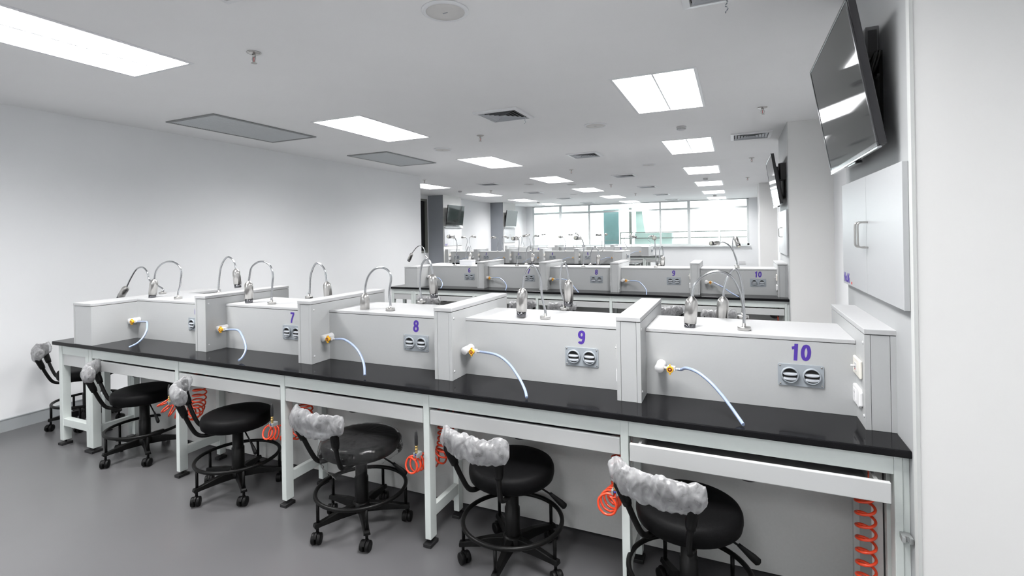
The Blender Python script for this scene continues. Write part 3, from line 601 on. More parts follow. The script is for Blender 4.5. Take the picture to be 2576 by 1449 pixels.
# ---------------------------------------------------------------- fittings on the benches
def at(r, x, y, z): ax, oy, m = ROWS[r]; return (ax+m*lx(x), oy+y, z)
def num_of(r, st): return st if r < 3 else STN[st]
def vent(r, st):
    m = ROWS[r][2]; x = VENTX[10-st]
    t = thing('air_outlet', 'grey twin round air outlet under number %d on the %s' % (num_of(r, st), BEN[r]), 'air outlet', at(r, x, YB, 0.946), 'twin air outlets')
    w, h = 0.084, 0.046
    def rr(w, h, c, n=4):
        pts = []
        for cx, cy, a0 in ((w-c, h-c, 0), (-w+c, h-c, 90), (-w+c, -h+c, 180), (w-c, -h+c, 270)):
            for k in range(n+1): a = math.radians(a0+90*k/n); pts.append((cx+c*math.cos(a), cy+c*math.sin(a)))
        return pts
    q = MB(); q.prism(rr(w, h, 0.006), lambda u, v, d: Vector((u, d, v)), 0.0, -0.005); fin(q, 'plate', 'vent', t, mir=m, bevel=0.001)
    RX = Matrix.Rotation(PI/2, 4, 'X')
    for sx in (-0.040, 0.040):
        q = MB(); q.lathe([(0.0345, 0.0045), (0.0345, 0.012), (0.031, 0.0155), (0.0285, 0.0150), (0.0275, 0.006)], 28, Matrix.Translation((sx, 0, 0)) @ RX)
        rg = fin(q, 'outlet_ring', 'vent', t, mir=m)
        q = MB(); q.lathe([(0.0274, 0.0052), (0.0274, 0.0066)], 24, Matrix.Translation((sx, 0, 0)) @ RX); fin(q, 'duct_shade', 'gap', rg, mir=m)  # dark disc stands in for the shaded recess behind the blades
        for zc, tl in ((0.007, 0.35 if (st+r) % 2 else 0.2), (-0.013, 0.5)):
            q = MB(); hw = math.sqrt(0.0270**2-zc*zc); n = 10
            top = []; bot = []
            for k in range(n+1):
                u = -1+2*k/n; bulge = math.sqrt(max(0, 1-u*u))
                top.append((sx+hw*u, -0.0085, zc+0.004)); bot.append((sx+hw*u, -0.0145-0.004*bulge*tl, zc-0.002-0.0065*bulge))
            A_ = [q.bm.verts.new(p) for p in top]; B_ = [q.bm.verts.new(p) for p in bot]; C_ = [q.bm.verts.new((p[0], p[1]+0.002, p[2]-0.0008)) for p in bot]; D_ = [q.bm.verts.new((p[0], p[1]+0.002, p[2]-0.0008)) for p in top]
            for k in range(n):
                q._f([A_[k], A_[k+1], B_[k+1], B_[k]], True); q._f([B_[k], B_[k+1], C_[k+1], C_[k]]); q._f([C_[k], C_[k+1], D_[k+1], D_[k]], True); q._f([D_[k], D_[k+1], A_[k+1], A_[k]])
            fin(q, 'blade', 'blade', rg, mir=m)
    if r == 1:
        for sx in (-1, 1):
            for sz in (-1, 1):
                q = MB(); q.lathe([(0.0035, 0.005), (0.003, 0.0065), (0.0005, 0.0072)], 10, Matrix.Translation((sx*0.0755, 0, sz*0.0375)) @ RX); fin(q, 'screw', 'screw', t, mir=m)
def tap(r, st, pts):
    m = ROWS[r][2]; n = num_of(r, st)
    t = thing('gas_tap', 'white tap with yellow knob and bluish hose at station %d of the %s' % (n, BEN[r]), 'tap', at(r, TAPX[st], YB, 0.943), 'bench taps with hoses')
    RX = Matrix.Rotation(PI/2, 4, 'X')
    q = MB(); q.lathe([(0.0225, 0.0), (0.0225, 0.004), (0.0205, 0.006), (0.0205, 0.074), (0.0195, 0.0755), (0.001, 0.076)], 26, RX); fin(q, 'body', 'tapw', t, mir=m)
    q = MB(); q.box(0.034, 0.068, -0.070, -0.048, -0.010, 0.011); q.tube([(0.018, -0.059, 0), (0.036, -0.059, 0)], 0.007, 10); q.tube([(0.066, -0.059, -0.001), (0.088, -0.059, -0.001)], [0.0058, 0.0052], 10); fin(q, 'valve', 'tapw', t, mir=m, bevel=0.0015)
    kb = MB(); kb.lathe([(0.012, 0.070), (0.0145, 0.074), (0.0145, 0.086), (0.013, 0.088), (0.0095, 0.0882), (0.0095, 0.086)], 22, Matrix.Translation((0.047, 0, 0)) @ RX)
    kb.box(0.0445, 0.0495, -0.087, -0.074, 0.012, 0.022); kb.box(0.0445, 0.0495, -0.087, -0.074, -0.022, -0.012); ko = fin(kb, 'knob', 'yel', t, mir=m)
    q = MB().use('dred'); q.lathe([(0.0094, 0.0862), (0.0094, 0.0872), (0.004, 0.0874)], 16, Matrix.Translation((0.047, 0, 0)) @ RX); q.use('yel'); q.lathe([(0.0038, 0.0872), (0.0036, 0.0885), (0.0005, 0.089)], 10, Matrix.Translation((0.047, 0, 0)) @ RX); fin(q, 'knob_badge', None, ko, mir=m)
    o = t.location; loc = [Vector((m*(p[0]-o.x), p[1]-o.y, p[2]-o.z)) for p in pts]
    path = smooth_path([Vector((0.076, -0.059, -0.001)), Vector((0.092, -0.0595, -0.001))]+[p for p in loc if p.x > 0.108], 7)
    q = MB(); q.tube(path, 0.0067, 12, cap=False); q.tube(path, 0.0045, 12, cap=False)
    q.tube(path[-2:], 0.0062, 12); fin(q, 'hose', 'hose', t, mir=m)
def plate(r, k, kind):
    """switch or socket on the side face of a partition; k = index into DIV"""
    ax, oy, m = ROWS[r]; n = num_of(r, 6+k); zc = 1.012 if kind == 'switch' else 0.90
    lab = {'switch': 'cream toggle switch plate on the partition at station %d of the %s', 'socket': 'white power socket on the partition at station %d of the %s'}[kind] % (n, BEN[r])
    t = thing('toggle_switch' if kind == 'switch' else 'power_socket', lab, 'switch' if kind == 'switch' else 'socket', at(r, DIV[k][0], 0.262, zc), 'cream toggle switches' if kind == 'switch' else 'white power sockets')
    if kind == 'switch':
        q = MB(); q.box(-0.010, 0, -0.060, 0.060, -0.035, 0.035); fin(q, 'plate', 'cream', t, mir=m, bevel=0.004)
        q = MB(); q.box(-0.0125, -0.0095, -0.010, 0.018, -0.016, 0.016); fin(q, 'bezel', 'tapw', t, mir=m, bevel=0.001)
        q = MB(); q.tube([(-0.011, 0.004, 0.002), (-0.027, 0.004, 0.003)], [0.0042, 0.005], 10); fin(q, 'toggle', 'tapw', t, mir=m)
        q = MB(); q.box(-0.0132, -0.0124, 0.0, 0.008, -0.012, -0.007); fin(q, 'indicator', 'red', t, mir=m)
    else:
        q = MB(); q.prism([(-0.060, -0.026), (-0.045, -0.036), (0.045, -0.036), (0.060, -0.026), (0.060, 0.026), (0.045, 0.036), (-0.045, 0.036), (-0.060, 0.026)], lambda u, v, d: Vector((d, u, v)), 0, -0.012); fin(q, 'plate', 'socket', t, mir=m, bevel=0.003)
        q = MB(); q.box(-0.0145, -0.0115, -0.004, 0.040, -0.022, 0.022); fin(q, 'insert', 'socket', t, mir=m, bevel=0.001)
        q = MB()
        for yy, zz in ((0.010, 0.008), (0.026, 0.008), (0.018, -0.010)): q.box(-0.0149, -0.0144, yy-0.0015, yy+0.0015, zz-0.004, zz+0.004)
        fin(q, 'pin_hole', 'hook', t, mir=m)
for r in (1, 2, 3):
    for st in range(6, 11): vent(r, st)
for r, st, pts in TUBES: tap(r, st, pts)
for st in range(6, 11):        # taps of the two far benches
    for r in (3, 4):
        if r == 4 and st != 6: continue
        x = TAPX[st]
        tap(r, st, [at(r, x+0.17, YB-0.07, 0.945), at(r, x+0.27, YB-0.10, 0.915), at(r, x+0.38, YB-0.14, 0.862), at(r, x+0.45, YB-0.17, 0.815)])
for r in (1, 2, 3):
    for k in range(5):
        for kind in ('switch', 'socket'):
            if r < 3 and k < 2: continue
            plate(r, k, kind)
# fixtures on the free ends of the two far benches
for r in (3, 4):
    m = ROWS[r][2]
    t = thing('end_switch', 'grey switch on the white free end of the %s' % BEN[r], 'switch', at(r, DIVA[0], 0.60, 0.965), 'switches on bench ends')
    q = MB(); q.box(-0.012, 0, -0.05, 0.05, -0.06, 0.06); fin(q, 'plate', 'tapw', t, mir=m, bevel=0.002)
    q = MB(); q.box(-0.045, -0.012, -0.03, 0.012, -0.035, 0.03); fin(q, 'cover', 'vent', t, mir=m, bevel=0.002)
# ---------------------------------------------------------------- gooseneck lamps
# lamps whose heads are turned towards the room's front: how far each swings to the left, in radians
FACING = {(2, 6, 'f'): 0.60, (2, 7, 'f'): 0.50, (2, 8, 'f'): 0.55, (2, 9, 'f'): 0.05, (2, 10, 'f'): 0.95, (3, 1, 'f'): 0.85, (3, 2, 'f'): 0.85, (3, 3, 'f'): 0.8, (3, 4, 'f'): 0.7}
def lamp(r, st, side, base, pts, h0, h1):
    W = BEN[r]
    lab = {'f': 'steel gooseneck lamp at the front above number %d on the %s', 'r': 'steel gooseneck lamp at the rear edge behind number %d on the %s'}.get(side)
    lab = lab % (st, W) if lab else 'steel gooseneck lamp standing on the free end of the %s' % W
    bx, by = base; t = thing('gooseneck_lamp', lab, 'lamp', (bx, by, ZT), 'steel gooseneck bench lamps')
    o = Vector((bx, by, ZT)); L_ = [Vector(p)-o for p in pts]; a = Vector(h0)-o; d = (Vector(h1)-Vector(h0)).normalized()
    if (r, st, side) in FACING:
        v = (Vector((-1.08, -2.08, 1.55))-Vector(h0)).normalized(); k = FACING[(r, st, side)]; d = (v*math.cos(k)+Vector((-0.914, -0.405, 0))*math.sin(k)).normalized()
    # keep the neck clear of a kink near its root
    q = MB(); q.lathe([(0.0275, 0.0), (0.0275, 0.015), (0.0262, 0.0165), (0.008, 0.0165), (0.0075, 0.030), (0.0065, 0.031)], 28); fin(q, 'base', 'chrome', t)
    path = smooth_path([Vector((0, 0, 0.012)), Vector((0, 0, 0.045))]+L_+[a+d*0.004], 6)
    rad = 0.0066 if r == 1 else 0.0075
    if r == 1:
        fine = []
        for i in range(len(path)-1):
            for k in range(2): fine.append(path[i].lerp(path[i+1], k/2))
        fine.append(path[-1]); radii = [rad*(1.05 if i % 2 else 0.93) for i in range(len(fine))]
        q = MB(); q.tube(fine, radii, 10)
    else: q = MB(); q.tube(path, rad, 8)
    fin(q, 'gooseneck', 'neck', t)
    mx = Matrix.Translation(a) @ d.to_track_quat('Z', 'Y').to_matrix().to_4x4()
    q = MB(); q.lathe([(0.0085, -0.004), (0.010, 0.0), (0.0165, 0.0045), (0.0235, 0.013), (0.0275, 0.024), (0.0285, 0.036), (0.0285, 0.122), (0.0262, 0.1225)], 30, mx); hd = fin(q, 'lamp_head', 'chrome', t)
    q = MB(); q.lathe([(0.0255, 0.1222), (0.0255, 0.150), (0.0235, 0.152), (0.0225, 0.150)], 30, mx); fin(q, 'rim', 'ltip', hd)
    q = MB(); q.lathe([(0.0224, 0.1492), (0.0224, 0.1500), (0.008, 0.1512), (0.0005, 0.1515)], 24, mx); fin(q, 'lens', 'lens', hd)
for q in LAMPS: lamp(*q)
# white card box on the second bench
t = thing('card_box', 'small white box lying on the spine of the second bench behind number 6', 'box', (-4.79, 4.60, ZT))
q = MB(); q.box(-0.105, 0.105, -0.06, 0.06, 0, 0.075); fin(q, 'carton', 'card', t, bevel=0.002)
q = MB(); q.box(-0.107, 0.107, -0.062, 0.062, 0.06, 0.078); fin(q, 'lid', 'card', t, bevel=0.002)
# ---------------------------------------------------------------- coiled air hoses and their hooks
def helix(path, rad, turns, per=14, ph=0.0):
    P_ = smooth_path(path, 10); n = int(turns*per); tot = [0.0]
    for a, b in zip(P_, P_[1:]): tot.append(tot[-1]+(b-a).length)
    out = []; up = Vector((0, 1, 0))
    for k in range(n+1):
        s = tot[-1]*k/n; i = max(j for j in range(len(tot)-1) if tot[j] <= s+1e-9)
        f = (s-tot[i])/max(1e-9, tot[i+1]-tot[i]); p = P_[i].lerp(P_[i+1], f)
        tg = (P_[min(i+2, len(P_)-1)]-P_[max(i-1, 0)]).normalized()
        a = (up-tg*up.dot(tg)).normalized(); b = tg.cross(a); an = 2*PI*k/per+ph
        out.append(p+a*(rad*math.cos(an))+b*(rad*math.sin(an)))
    return out
def hook(x, z, lab):
    t = thing('hose_hook', lab, 'hook', (x, 0.03, z), 'grey hose hooks')
    q = MB(); q.prism([(-0.014, 0), (0.014, 0), (0.016, -0.040), (0.006, -0.042), (0.005, -0.028), (-0.005, -0.028), (-0.006, -0.042), (-0.016, -0.036)], lambda u, v, d: Vector((u, v, d)), -0.010, 0.010)
    fin(q, 'claw', 'hook', t, bevel=0.0015)
def coil(x, z, lab, path, turns, nozzle=True, rad=0.040):
    t = thing('coiled_air_hose', lab, 'air hose', (x, 0.0, z), 'orange coiled air hoses')
    q = MB(); H = helix([Vector(p) for p in path], rad, turns)
    q.tube([(0, 0.0, 0.012), (0.0, 0.0, -0.02)]+H, 0.0050, 7); fin(q, 'coil', 'orange', t)
    if nozzle:
        q = MB(); q.lathe([(0.0066, 0.010), (0.0066, 0.022), (0.0052, 0.024), (0.0078, 0.026), (0.0078, 0.036), (0.0055, 0.038), (0.0072, 0.042), (0.0072, 0.055)], 12); fin(q, 'fitting', 'brass', t)
        q = MB(); q.lathe([(0.0075, 0.052), (0.0085, 0.06), (0.0082, 0.095), (0.006, 0.118), (0.003, 0.125)], 12); fin(q, 'nozzle', 'foot', t)
        q = MB(); q.lathe([(0.0072, 0.003), (0.0072, 0.010)], 12); fin(q, 'collar', 'blue', t)
WH = {'B': (-4.478, 0.490, 'between stations 6 and 7'), 'C': (-3.545, 0.476, 'between stations 7 and 8'), 'D': (-2.548, 0.462, 'between stations 8 and 9'), 'E': (-1.556, 0.466, 'between stations 9 and 10')}
for k, (x, z, w) in WH.items():
    hook(x, z+0.004, 'grey hook on the leg %s, holding an orange hose' % w)
hook(-0.566, 0.500, 'empty grey hook on the bench leg at the lower right')
coil(-4.478, 0.49, 'orange coiled hose on the leg between stations 6 and 7, nearest bench', [(-0.115, 0.03, 0.0), (-0.09, 0.05, -0.06), (-0.03, 0.115, -0.105), (0.05, 0.13, -0.10), (0.11, 0.12, -0.03), (0.13, 0.12, 0.10), (0.13, 0.12, 0.20)], 16)
coil(-3.545, 0.476, 'orange coiled hose on the leg between stations 7 and 8, nearest bench', [(-0.05, 0.0, -0.045), (-0.05, 0.05, -0.065), (-0.02, 0.11, -0.085), (0.05, 0.13, -0.08), (0.10, 0.13, -0.02), (0.125, 0.13, 0.08), (0.13, 0.13, 0.22)], 18)
coil(-2.548, 0.462, 'orange coiled hose on the leg between stations 8 and 9, nearest bench', [(-0.035, -0.01, -0.052), (-0.03, 0.06, -0.062), (0.0, 0.13, -0.07), (0.05, 0.15, -0.05), (0.075, 0.15, 0.02), (0.08, 0.15, 0.10), (0.08, 0.15, 0.24)], 17)
coil(-1.556, 0.466, 'orange coiled hose on the leg between stations 9 and 10, nearest bench', [(-0.030, -0.03, -0.045), (-0.030, 0.02, -0.048), (-0.02, 0.07, -0.05), (-0.005, 0.12, -0.04), (0.0, 0.13, 0.04), (0.0, 0.14, 0.20)], 14)
t = thing('coiled_air_hose', 'stretched orange coiled hose hanging under the nearest bench at far right', 'air hose', (-0.665, 0.10, 0.64), 'orange coiled air hoses')
H = helix([Vector((0, 0, -0.045)), Vector((0.002, 0, -0.2)), Vector((0.0, 0, -0.36)), Vector((-0.004, 0, -0.5))], 0.030, 10, 18)
q = MB(); q.tube(smooth_path([Vector((0.012, 0, 0.075)), Vector((0.014, 0, 0.0)), H[0]+Vector((0, 0, 0.01))], 5)+H, 0.0052, 8); fin(q, 'coil', 'orange', t)
q = MB(); q.tube(helix([Vector((0.012, 0, 0.07)), Vector((0.013, 0, 0.03)), Vector((0.015, 0, -0.005))], 0.0058, 9, 8), 0.0009, 5); fin(q, 'spring_guard', 'screw', t)
t = thing('hose_reel', 'black round cap with red hose under the right end of second bench', 'hose reel', (-0.69, 4.19, 0.655))
q = MB(); q.lathe([(0.05, 0), (0.052, 0.01), (0.045, 0.03), (0.02, 0.05), (0.012, 0.052)], 24, Matrix.Rotation(PI/2, 4, 'X') @ Matrix.Translation((0, -0.03, 0))); fin(q, 'cap', 'foot', t)
q = MB(); q.tube(smooth_path([Vector((0.01, -0.045, -0.02)), Vector((0.03, -0.03, -0.06)), Vector((0.035, 0, -0.14))], 5), 0.005, 6); fin(q, 'hose', 'orange', t)
# ---------------------------------------------------------------- lab stools
def wrap_mesh(seed, droop):
    """crumpled plastic sleeve round the curved backrest"""
    q = MB(); n, k = 80, 34; rings = []; R = 0.32; half = math.radians(34)
    for i in range(n+1):
        u = -1+2*i/n; a = u*half; e = max(0.0, (abs(u)-0.82)/0.18)
        c = Vector((R*math.cos(a), R*math.sin(a), 0.656+0.006*noise.noise(Vector((u*3+seed, 2, 2))))); rad = c.copy(); rad.z = 0; rad.normalize()
        shut = math.sqrt(max(0.0, 1-e**2.2))
        hh = (0.047+0.007*noise.noise(Vector((u*3, seed, 0))))*(0.30+0.70*shut); tt = (0.025+0.005*noise.noise(Vector((u*4, 7, seed))))*(0.35+0.65*shut)
        ring = []
        for j in range(k):
            b = 2*PI*j/k; cb, sb = math.cos(b), math.sin(b)
            p = c+rad*(tt*cb)+Vector((0, 0, hh*sb-(droop*(1-u*u) if sb < -0.3 else 0)))
            f = noise.noise(Vector((u*2.4+seed, cb*0.8, sb*0.9)))*0.009+noise.noise(Vector((u*6.5+seed+0.8*sb, cb*0.7, sb*0.6+seed)))*0.008
            f += max(0.0, 1-3.2*abs(noise.noise(Vector((u*7+seed*2-1.1*sb, cb*0.8, sb*0.8)))))*0.0045
            f += noise.noise(Vector((u*17+seed, cb*1.5, sb*1.5)))*0.0022
            out = (p-c).normalized(); ring.append(q.bm.verts.new(p+out*(f+0.002)*(1+0.6*e)))
        rings.append(ring)
    for A, B in zip(rings, rings[1:]):
        for j in range(k): q._f([A[j], A[(j+1) % k], B[(j+1) % k], B[j]], True)
    q._f(rings[0][::-1]); q._f(rings[-1])
    return q
def seat_wrap(seed):
    q = MB(); n = 110; rings = []
    prof = [(0.02, 0.487), (0.09, 0.489), (0.15, 0.487), (0.185, 0.480), (0.203, 0.468), (0.210, 0.452), (0.214, 0.436), (0.215, 0.420), (0.212, 0.405), (0.204, 0.392), (0.19, 0.384)]
    for ri, (r, z) in enumerate(prof):
        ring = []
        for j in range(n):
            a = 2*PI*j/n; w = Vector((math.cos(a)*2.2, math.sin(a)*2.2, z*9+seed)); drop = ri/(len(prof)-1)
            bag = max(0, math.cos(a-0.35))**6*0.9+max(0, math.cos(a+1.45))**8*0.8
            f = noise.noise(w*1.3)*0.010*drop+(0.5-abs(noise.noise(w*3.5)))*0.016*drop+noise.noise(w*7)*0.007*drop+noise.noise(w*15)*0.003
            rr = r+f+0.016*bag*drop; zz = z-0.055*bag*drop**2+0.002*noise.noise(w*6)
            ring.append(q.bm.verts.new((rr*math.cos(a), rr*math.sin(a), zz+0.003)))
        rings.append(ring)
    q._f(rings[0])
    for A, B in zip(rings, rings[1:]):
        for j in range(n): q._f([A[j], A[(j+1) % n], B[(j+1) % n], B[j]], True)
    return q
def make_stool():
    t = thing('lab_stool', 'x', 'stool', (0, 0, 0), 'black wheeled lab stools')
    q = MB(); q.lathe([(0.165, 0.402), (0.188, 0.405), (0.198, 0.414), (0.2025, 0.436), (0.2015, 0.458), (0.195, 0.472), (0.180, 0.480), (0.14, 0.4835), (0.06, 0.482), (0.001, 0.4815)], 56); fin(q, 'seat', 'seat', t)
    q = MB(); q.lathe([(0.16, 0.397), (0.16, 0.405)], 32); q.box(-0.09, 0.09, -0.07, 0.07, 0.390, 0.405); fin(q, 'seat_plate', 'bplas', t)
    q = MB(); q.lathe([(0.034, 0.105), (0.036, 0.12), (0.036, 0.26), (0.031, 0.262), (0.031, 0.385), (0.04, 0.392)], 24); fin(q, 'column', 'blk', t)
    # back: +x of the stool points to the backrest
    for s in (-1, 1):
        q = MB(); q.tube(smooth_path([(0.04, s*0.070, 0.395), (0.13, s*0.078, 0.392), (0.180, s*0.085, 0.395), (0.212, s*0.092, 0.415), (0.236, s*0.102, 0.46), (0.262, s*0.119, 0.53), (0.286, s*0.136, 0.60), (0.294, s*0.143, 0.64)], 6), 0.0115, 12); fin(q, 'back_arm', 'blk', t)
        q = MB(); q.tube([(0.264, s*0.121, 0.535), (0.270, s*0.125, 0.556), (0.288, s*0.139, 0.61), (0.287, s*0.142, 0.67)], [0.017, 0.020, 0.022, 0.016], 12); fin(q, 'arm_sleeve', 'bplas', t)
    q = MB(); half = math.radians(30); n = 24; rr = []
    for i in range(n+1):
        a = -half+2*half*i/n; e = 1-0.25*(abs(-1+2*i/n))**6; ring = []
        for j in range(14):
            b = 2*PI*j/14; sgn = lambda v: math.copysign(abs(v)**0.6, v)
            r = 0.32+0.013*sgn(math.cos(b)); ring.append(q.bm.verts.new((r*math.cos(a), r*math.sin(a), 0.657+0.036*e*sgn(math.sin(b)))))
        rr.append(ring)
    for A, B in zip(rr, rr[1:]):
        for j in range(14): q._f([A[j], A[(j+1) % 14], B[(j+1) % 14], B[j]], True)
    q._f(rr[0][::-1]); q._f(rr[-1]); fin(q, 'backrest', 'bplas', t)
    # base
    q = MB(); q.lathe([(0.046, 0.082), (0.050, 0.095), (0.048, 0.125), (0.038, 0.135)], 24); fin(q, 'hub', 'blk', t)
    for k in range(5):
        mx = Matrix.Rotation(2*PI*k/5, 4, 'Z'); q = MB()
        pr = [(0.03, 0.128, 0.080, 0.024), (0.12, 0.122, 0.082, 0.019), (0.215, 0.104, 0.080, 0.017), (0.252, 0.100, 0.078, 0.018), (0.256, 0.092, 0.080, 0.014)]
        sec = [[q.bm.verts.new(mx @ Vector((r, y, z))) for y, z in ((-w, zb), (w, zb), (w*0.72, zt), (-w*0.72, zt))] for r, zt, zb, w in pr]
        for A, B in zip(sec, sec[1:]):
            for j in range(4): q._f([A[j], A[(j+1) % 4], B[(j+1) % 4], B[j]])
        q._f(sec[0][::-1]); q._f(sec[-1]); lg = fin(q, 'base_leg', 'blk', t, bevel=0.003)
        q = MB(); q.tube([mx @ Vector((0.235, 0, 0.102)), mx @ Vector((0.235, 0, 0.198))], 0.0085, 8); fin(q, 'ring_post', 'blk', t)
        sw = Matrix.Translation(mx @ Vector((0.238, 0, 0))) @ Matrix.Rotation(2*PI*k/5+(0.9, -0.6, 1.4, 0.3, 2.2)[k], 4, 'Z')
        q = MB(); q.lathe([(0.0075, 0.05), (0.0075, 0.085)], 10, sw)
        RX = Matrix.Rotation(PI/2, 4, 'X')
        for s in (-1, 1): q.lathe([(0.015, -0.010), (0.0262, -0.009), (0.0275, -0.006), (0.0275, 0.006), (0.0262, 0.009), (0.012, 0.0095)], 22, sw @ Matrix.Translation((0.012, s*0.0145, 0.0277)) @ RX)
        q.prism([(0.034*math.cos(a), 0.034*math.sin(a)) for a in [PI*0.06*i for i in range(2, 19)]], lambda u, v, d, sw=sw: sw @ Vector((0.012+u*0.93, d, 0.027+v*0.95)), -0.005, 0.005); fin(q, 'caster', 'bplas', t)
    q = MB(); q.tube([(0.235*math.cos(2*PI*k/56), 0.235*math.sin(2*PI*k/56), 0.205) for k in range(56)], 0.0105, 10, closed=True); fin(q, 'foot_ring', 'blk', t)
    a0 = math.radians(112); dv = Vector((math.cos(a0), math.sin(a0), 0))
    q = MB(); q.tube([dv*0.03+Vector((0, 0, 0.392)), dv*0.10+Vector((0, 0, 0.385)), dv*0.19+Vector((0, 0, 0.335))], 0.0045, 8)
    pd = [dv*r+Vector((0, 0, z)) for r, z in ((0.182, 0.342), (0.20, 0.328), (0.232, 0.303), (0.25, 0.288), (0.256, 0.284))]
    q.tube(pd, [0.008, 0.0105, 0.016, 0.0165, 0.008], 10, sx=0.6); fin(q, 'height_lever', 'bplas', t)
    return t
BASE_PARTS = ('hub', 'base_leg', 'ring_post', 'caster', 'foot_ring')
stool0 = make_stool()
WR = [wrap_mesh(s, d) for s, d in ((1.3, 0.012), (5.1, 0.02), (9.7, 0.006))]
WM = []
for q in WR:
    me = bpy.data.meshes.new('plastic_sleeve'); bmesh.ops.recalc_face_normals(q.bm, faces=q.bm.faces[:]); q.bm.to_mesh(me); q.bm.free(); me.materials.append(M['wrap']); WM.append(me)
def place_stool(x, y, back, base, lab, wi=0, cling=False, used=[0], dz=0.0):
    """back = heading of the backrest, base = heading of one leg of the star, degrees"""
    if used[0]:
        t = stool0.copy(); COL.objects.link(t)
        for ch in list(stool0.children):
            if ch.name.startswith(('plastic', 'clear')): continue
            d = ch.copy(); COL.objects.link(d); d.parent = t
    else: t = stool0
    used[0] += 1
    t.location = (x, y, 0); t.rotation_euler = (0, 0, math.radians(back)); t['label'] = lab
    for ch in t.children:
        if ch.name.split('.')[0] in BASE_PARTS: ch.rotation_euler = (0, 0, math.radians(base-back))
    w = bpy.data.objects.new('plastic_sleeve', WM[wi]); COL.objects.link(w); w.parent = t; w['label'] = 'crumpled milky plastic sleeve'
    if wi == 1: w.scale = (1.0, -1.0, 1.0)
    if cling:
        c = fin(seat_wrap(3.3), 'clear_wrap', 'cling', t); c['label'] = 'shiny clear plastic wrap round the seat'
place_stool(-1.27, 0.02, -108, -96, 'black wheeled stool at station 10, nearest bench, with wrapped backrest toward camera', 0)
place_stool(-2.07, 0.09, -101, -85, 'black wheeled stool at station 9 of the nearest bench, bare seat, wrapped backrest', 2)
place_stool(-2.95, 0.06, -97, -116, 'black wheeled stool with clear plastic round the seat at station 8, nearest bench', 1, True)
place_stool(-3.94, 0.08, -128, -103, 'black wheeled stool at station 7 of the nearest bench, wrapped backrest', 0)
place_stool(-5.04, 0.17, -124, -98, 'black wheeled stool at station 6 of the nearest bench, wrapped backrest', 2)
place_stool(-6.20, 0.38, -122, -110, 'black wheeled stool beyond the left end of nearest bench, against the wall', 1)
for i, (x, y, bk, lb) in enumerate([(-5.05, 4.17, -85, 'stool at number 6 of the second bench, only its wrapped backrest showing'), (-3.76, 4.07, -50, 'stool at number 7 of the second bench, partly hidden by a lamp head'),
        (-3.06, 4.12, -88, 'stool at number 8 of the second bench, wide wrapped backrest showing'), (-1.92, 4.14, -60, 'stool at number 9 of the second bench, wrapped backrest beside a partition'), (-1.30, 4.05, -80, 'stool at number 10 of the second bench, wrapped backrest behind a lamp head')]):
    place_stool(x, y, bk, -100+17*i, 'black '+lb, (2, 0, 1, 0, 2)[i])
place_stool(-2.92, 13.5, 165, -80, 'distant stool in the aisle by the free end of the farthest bench', 1)
# ---------------------------------------------------------------- televisions and wall cabinets
def tv(wall_x, y0, m, lab, ot, zt, ob, zb, w=0.94):
    """m = 1: hangs on a face looking to -x; m = -1: on a face looking to +x. ot, ob = how far top and bottom stand off"""
    t = thing('television', lab, 'television', (wall_x, y0, zb), 'wall televisions')
    up = Vector((-(ot-ob), 0, zt-zb)); hgt = up.length; up.normalize(); nrm = Vector((-up.z, 0, up.x))    # nrm points into the room
    if nrm.x > 0: nrm = -nrm
    o = Vector((-ob, 0, 0))
    fr = Matrix(((0, up.x, nrm.x), (1, up.y, nrm.y), (0, up.z, nrm.z))).to_4x4(); fr.translation = o    # local (along y, up, out)
    def bx(q, u0, u1, v0, v1, d0, d1): q.box(u0, u1, v0, v1, d0, d1, fr)
    q = MB(); bx(q, 0.003, w-0.003, 0.003, hgt-0.003, -0.032, -0.004); bx(q, 0.15, w-0.15, 0.06, hgt-0.14, -0.055, -0.03); fin(q, 'case', 'bezel', t, mir=m, bevel=0.004)
    q = MB(); bx(q, 0.013, w-0.013, 0.016, hgt-0.012, -0.006, -0.002); fin(q, 'screen', 'screen', t, mir=m)
    q = MB(); bx(q, 0, w, 0, 0.016, -0.006, 0.0); bx(q, 0, w, hgt-0.012, hgt, -0.006, 0.0); bx(q, 0, 0.012, 0.016, hgt-0.012, -0.006, 0.0); bx(q, w-0.012, w, 0.016, hgt-0.012, -0.006, 0.0); fin(q, 'bezel', 'bezel', t, mir=m, bevel=0.002)
    q = MB(); bx(q, 0.0, w, -0.006, 0.0, -0.012, 0.001); fin(q, 'edge_trim', 'silver', t, mir=m)
    q = MB(); bx(q, w*0.42, w*0.58, -0.016, -0.004, -0.03, -0.004); fin(q, 'sensor_bump', 'bezel', t, mir=m, bevel=0.003)
    q = MB(); q.box(-0.012, -0.0005, 0.22, 0.72, 0.08, 0.40); fin(q, 'wall_plate', 'bplas', t, mir=m)
    q = MB()
    for yy in (0.30, 0.64):
        for vv in (0.12, hgt-0.17):
            a = fr @ Vector((yy, vv, -0.05)); q.tube([a, Vector((-0.019, yy+0.02, a.z-0.04))], 0.014, 6)
        q.box(0.0, 0.02, yy-0.02, yy+0.02, 0, hgt-0.14, fr @ Matrix(((0, 1, 0, 0), (0, 0, 1, 0), (1, 0, 0, 0), (0, 0, 0, 1))) if False else Matrix.Translation((-0.06, 0, 0.05)))
    fin(q, 'bracket_arm', 'bplas', t, mir=m)
    return t
TA = (0.159, 2.383, 0.070, 1.842)
tv(XR-0.002, 0.054, 1, 'large black television tilted down on the nearest right column', *TA, w=0.923)
tv(XR-0.002, 4.143, 1, 'black television on the second right column, seen almost edge-on', 0.155, 2.402, 0.073, 1.839, 0.98)
tv(XLC+0.002, 10.08, -1, 'dark green-black television on the nearer left column in the distance', 0.19, 2.43, 0.115, 1.86, 0.93)
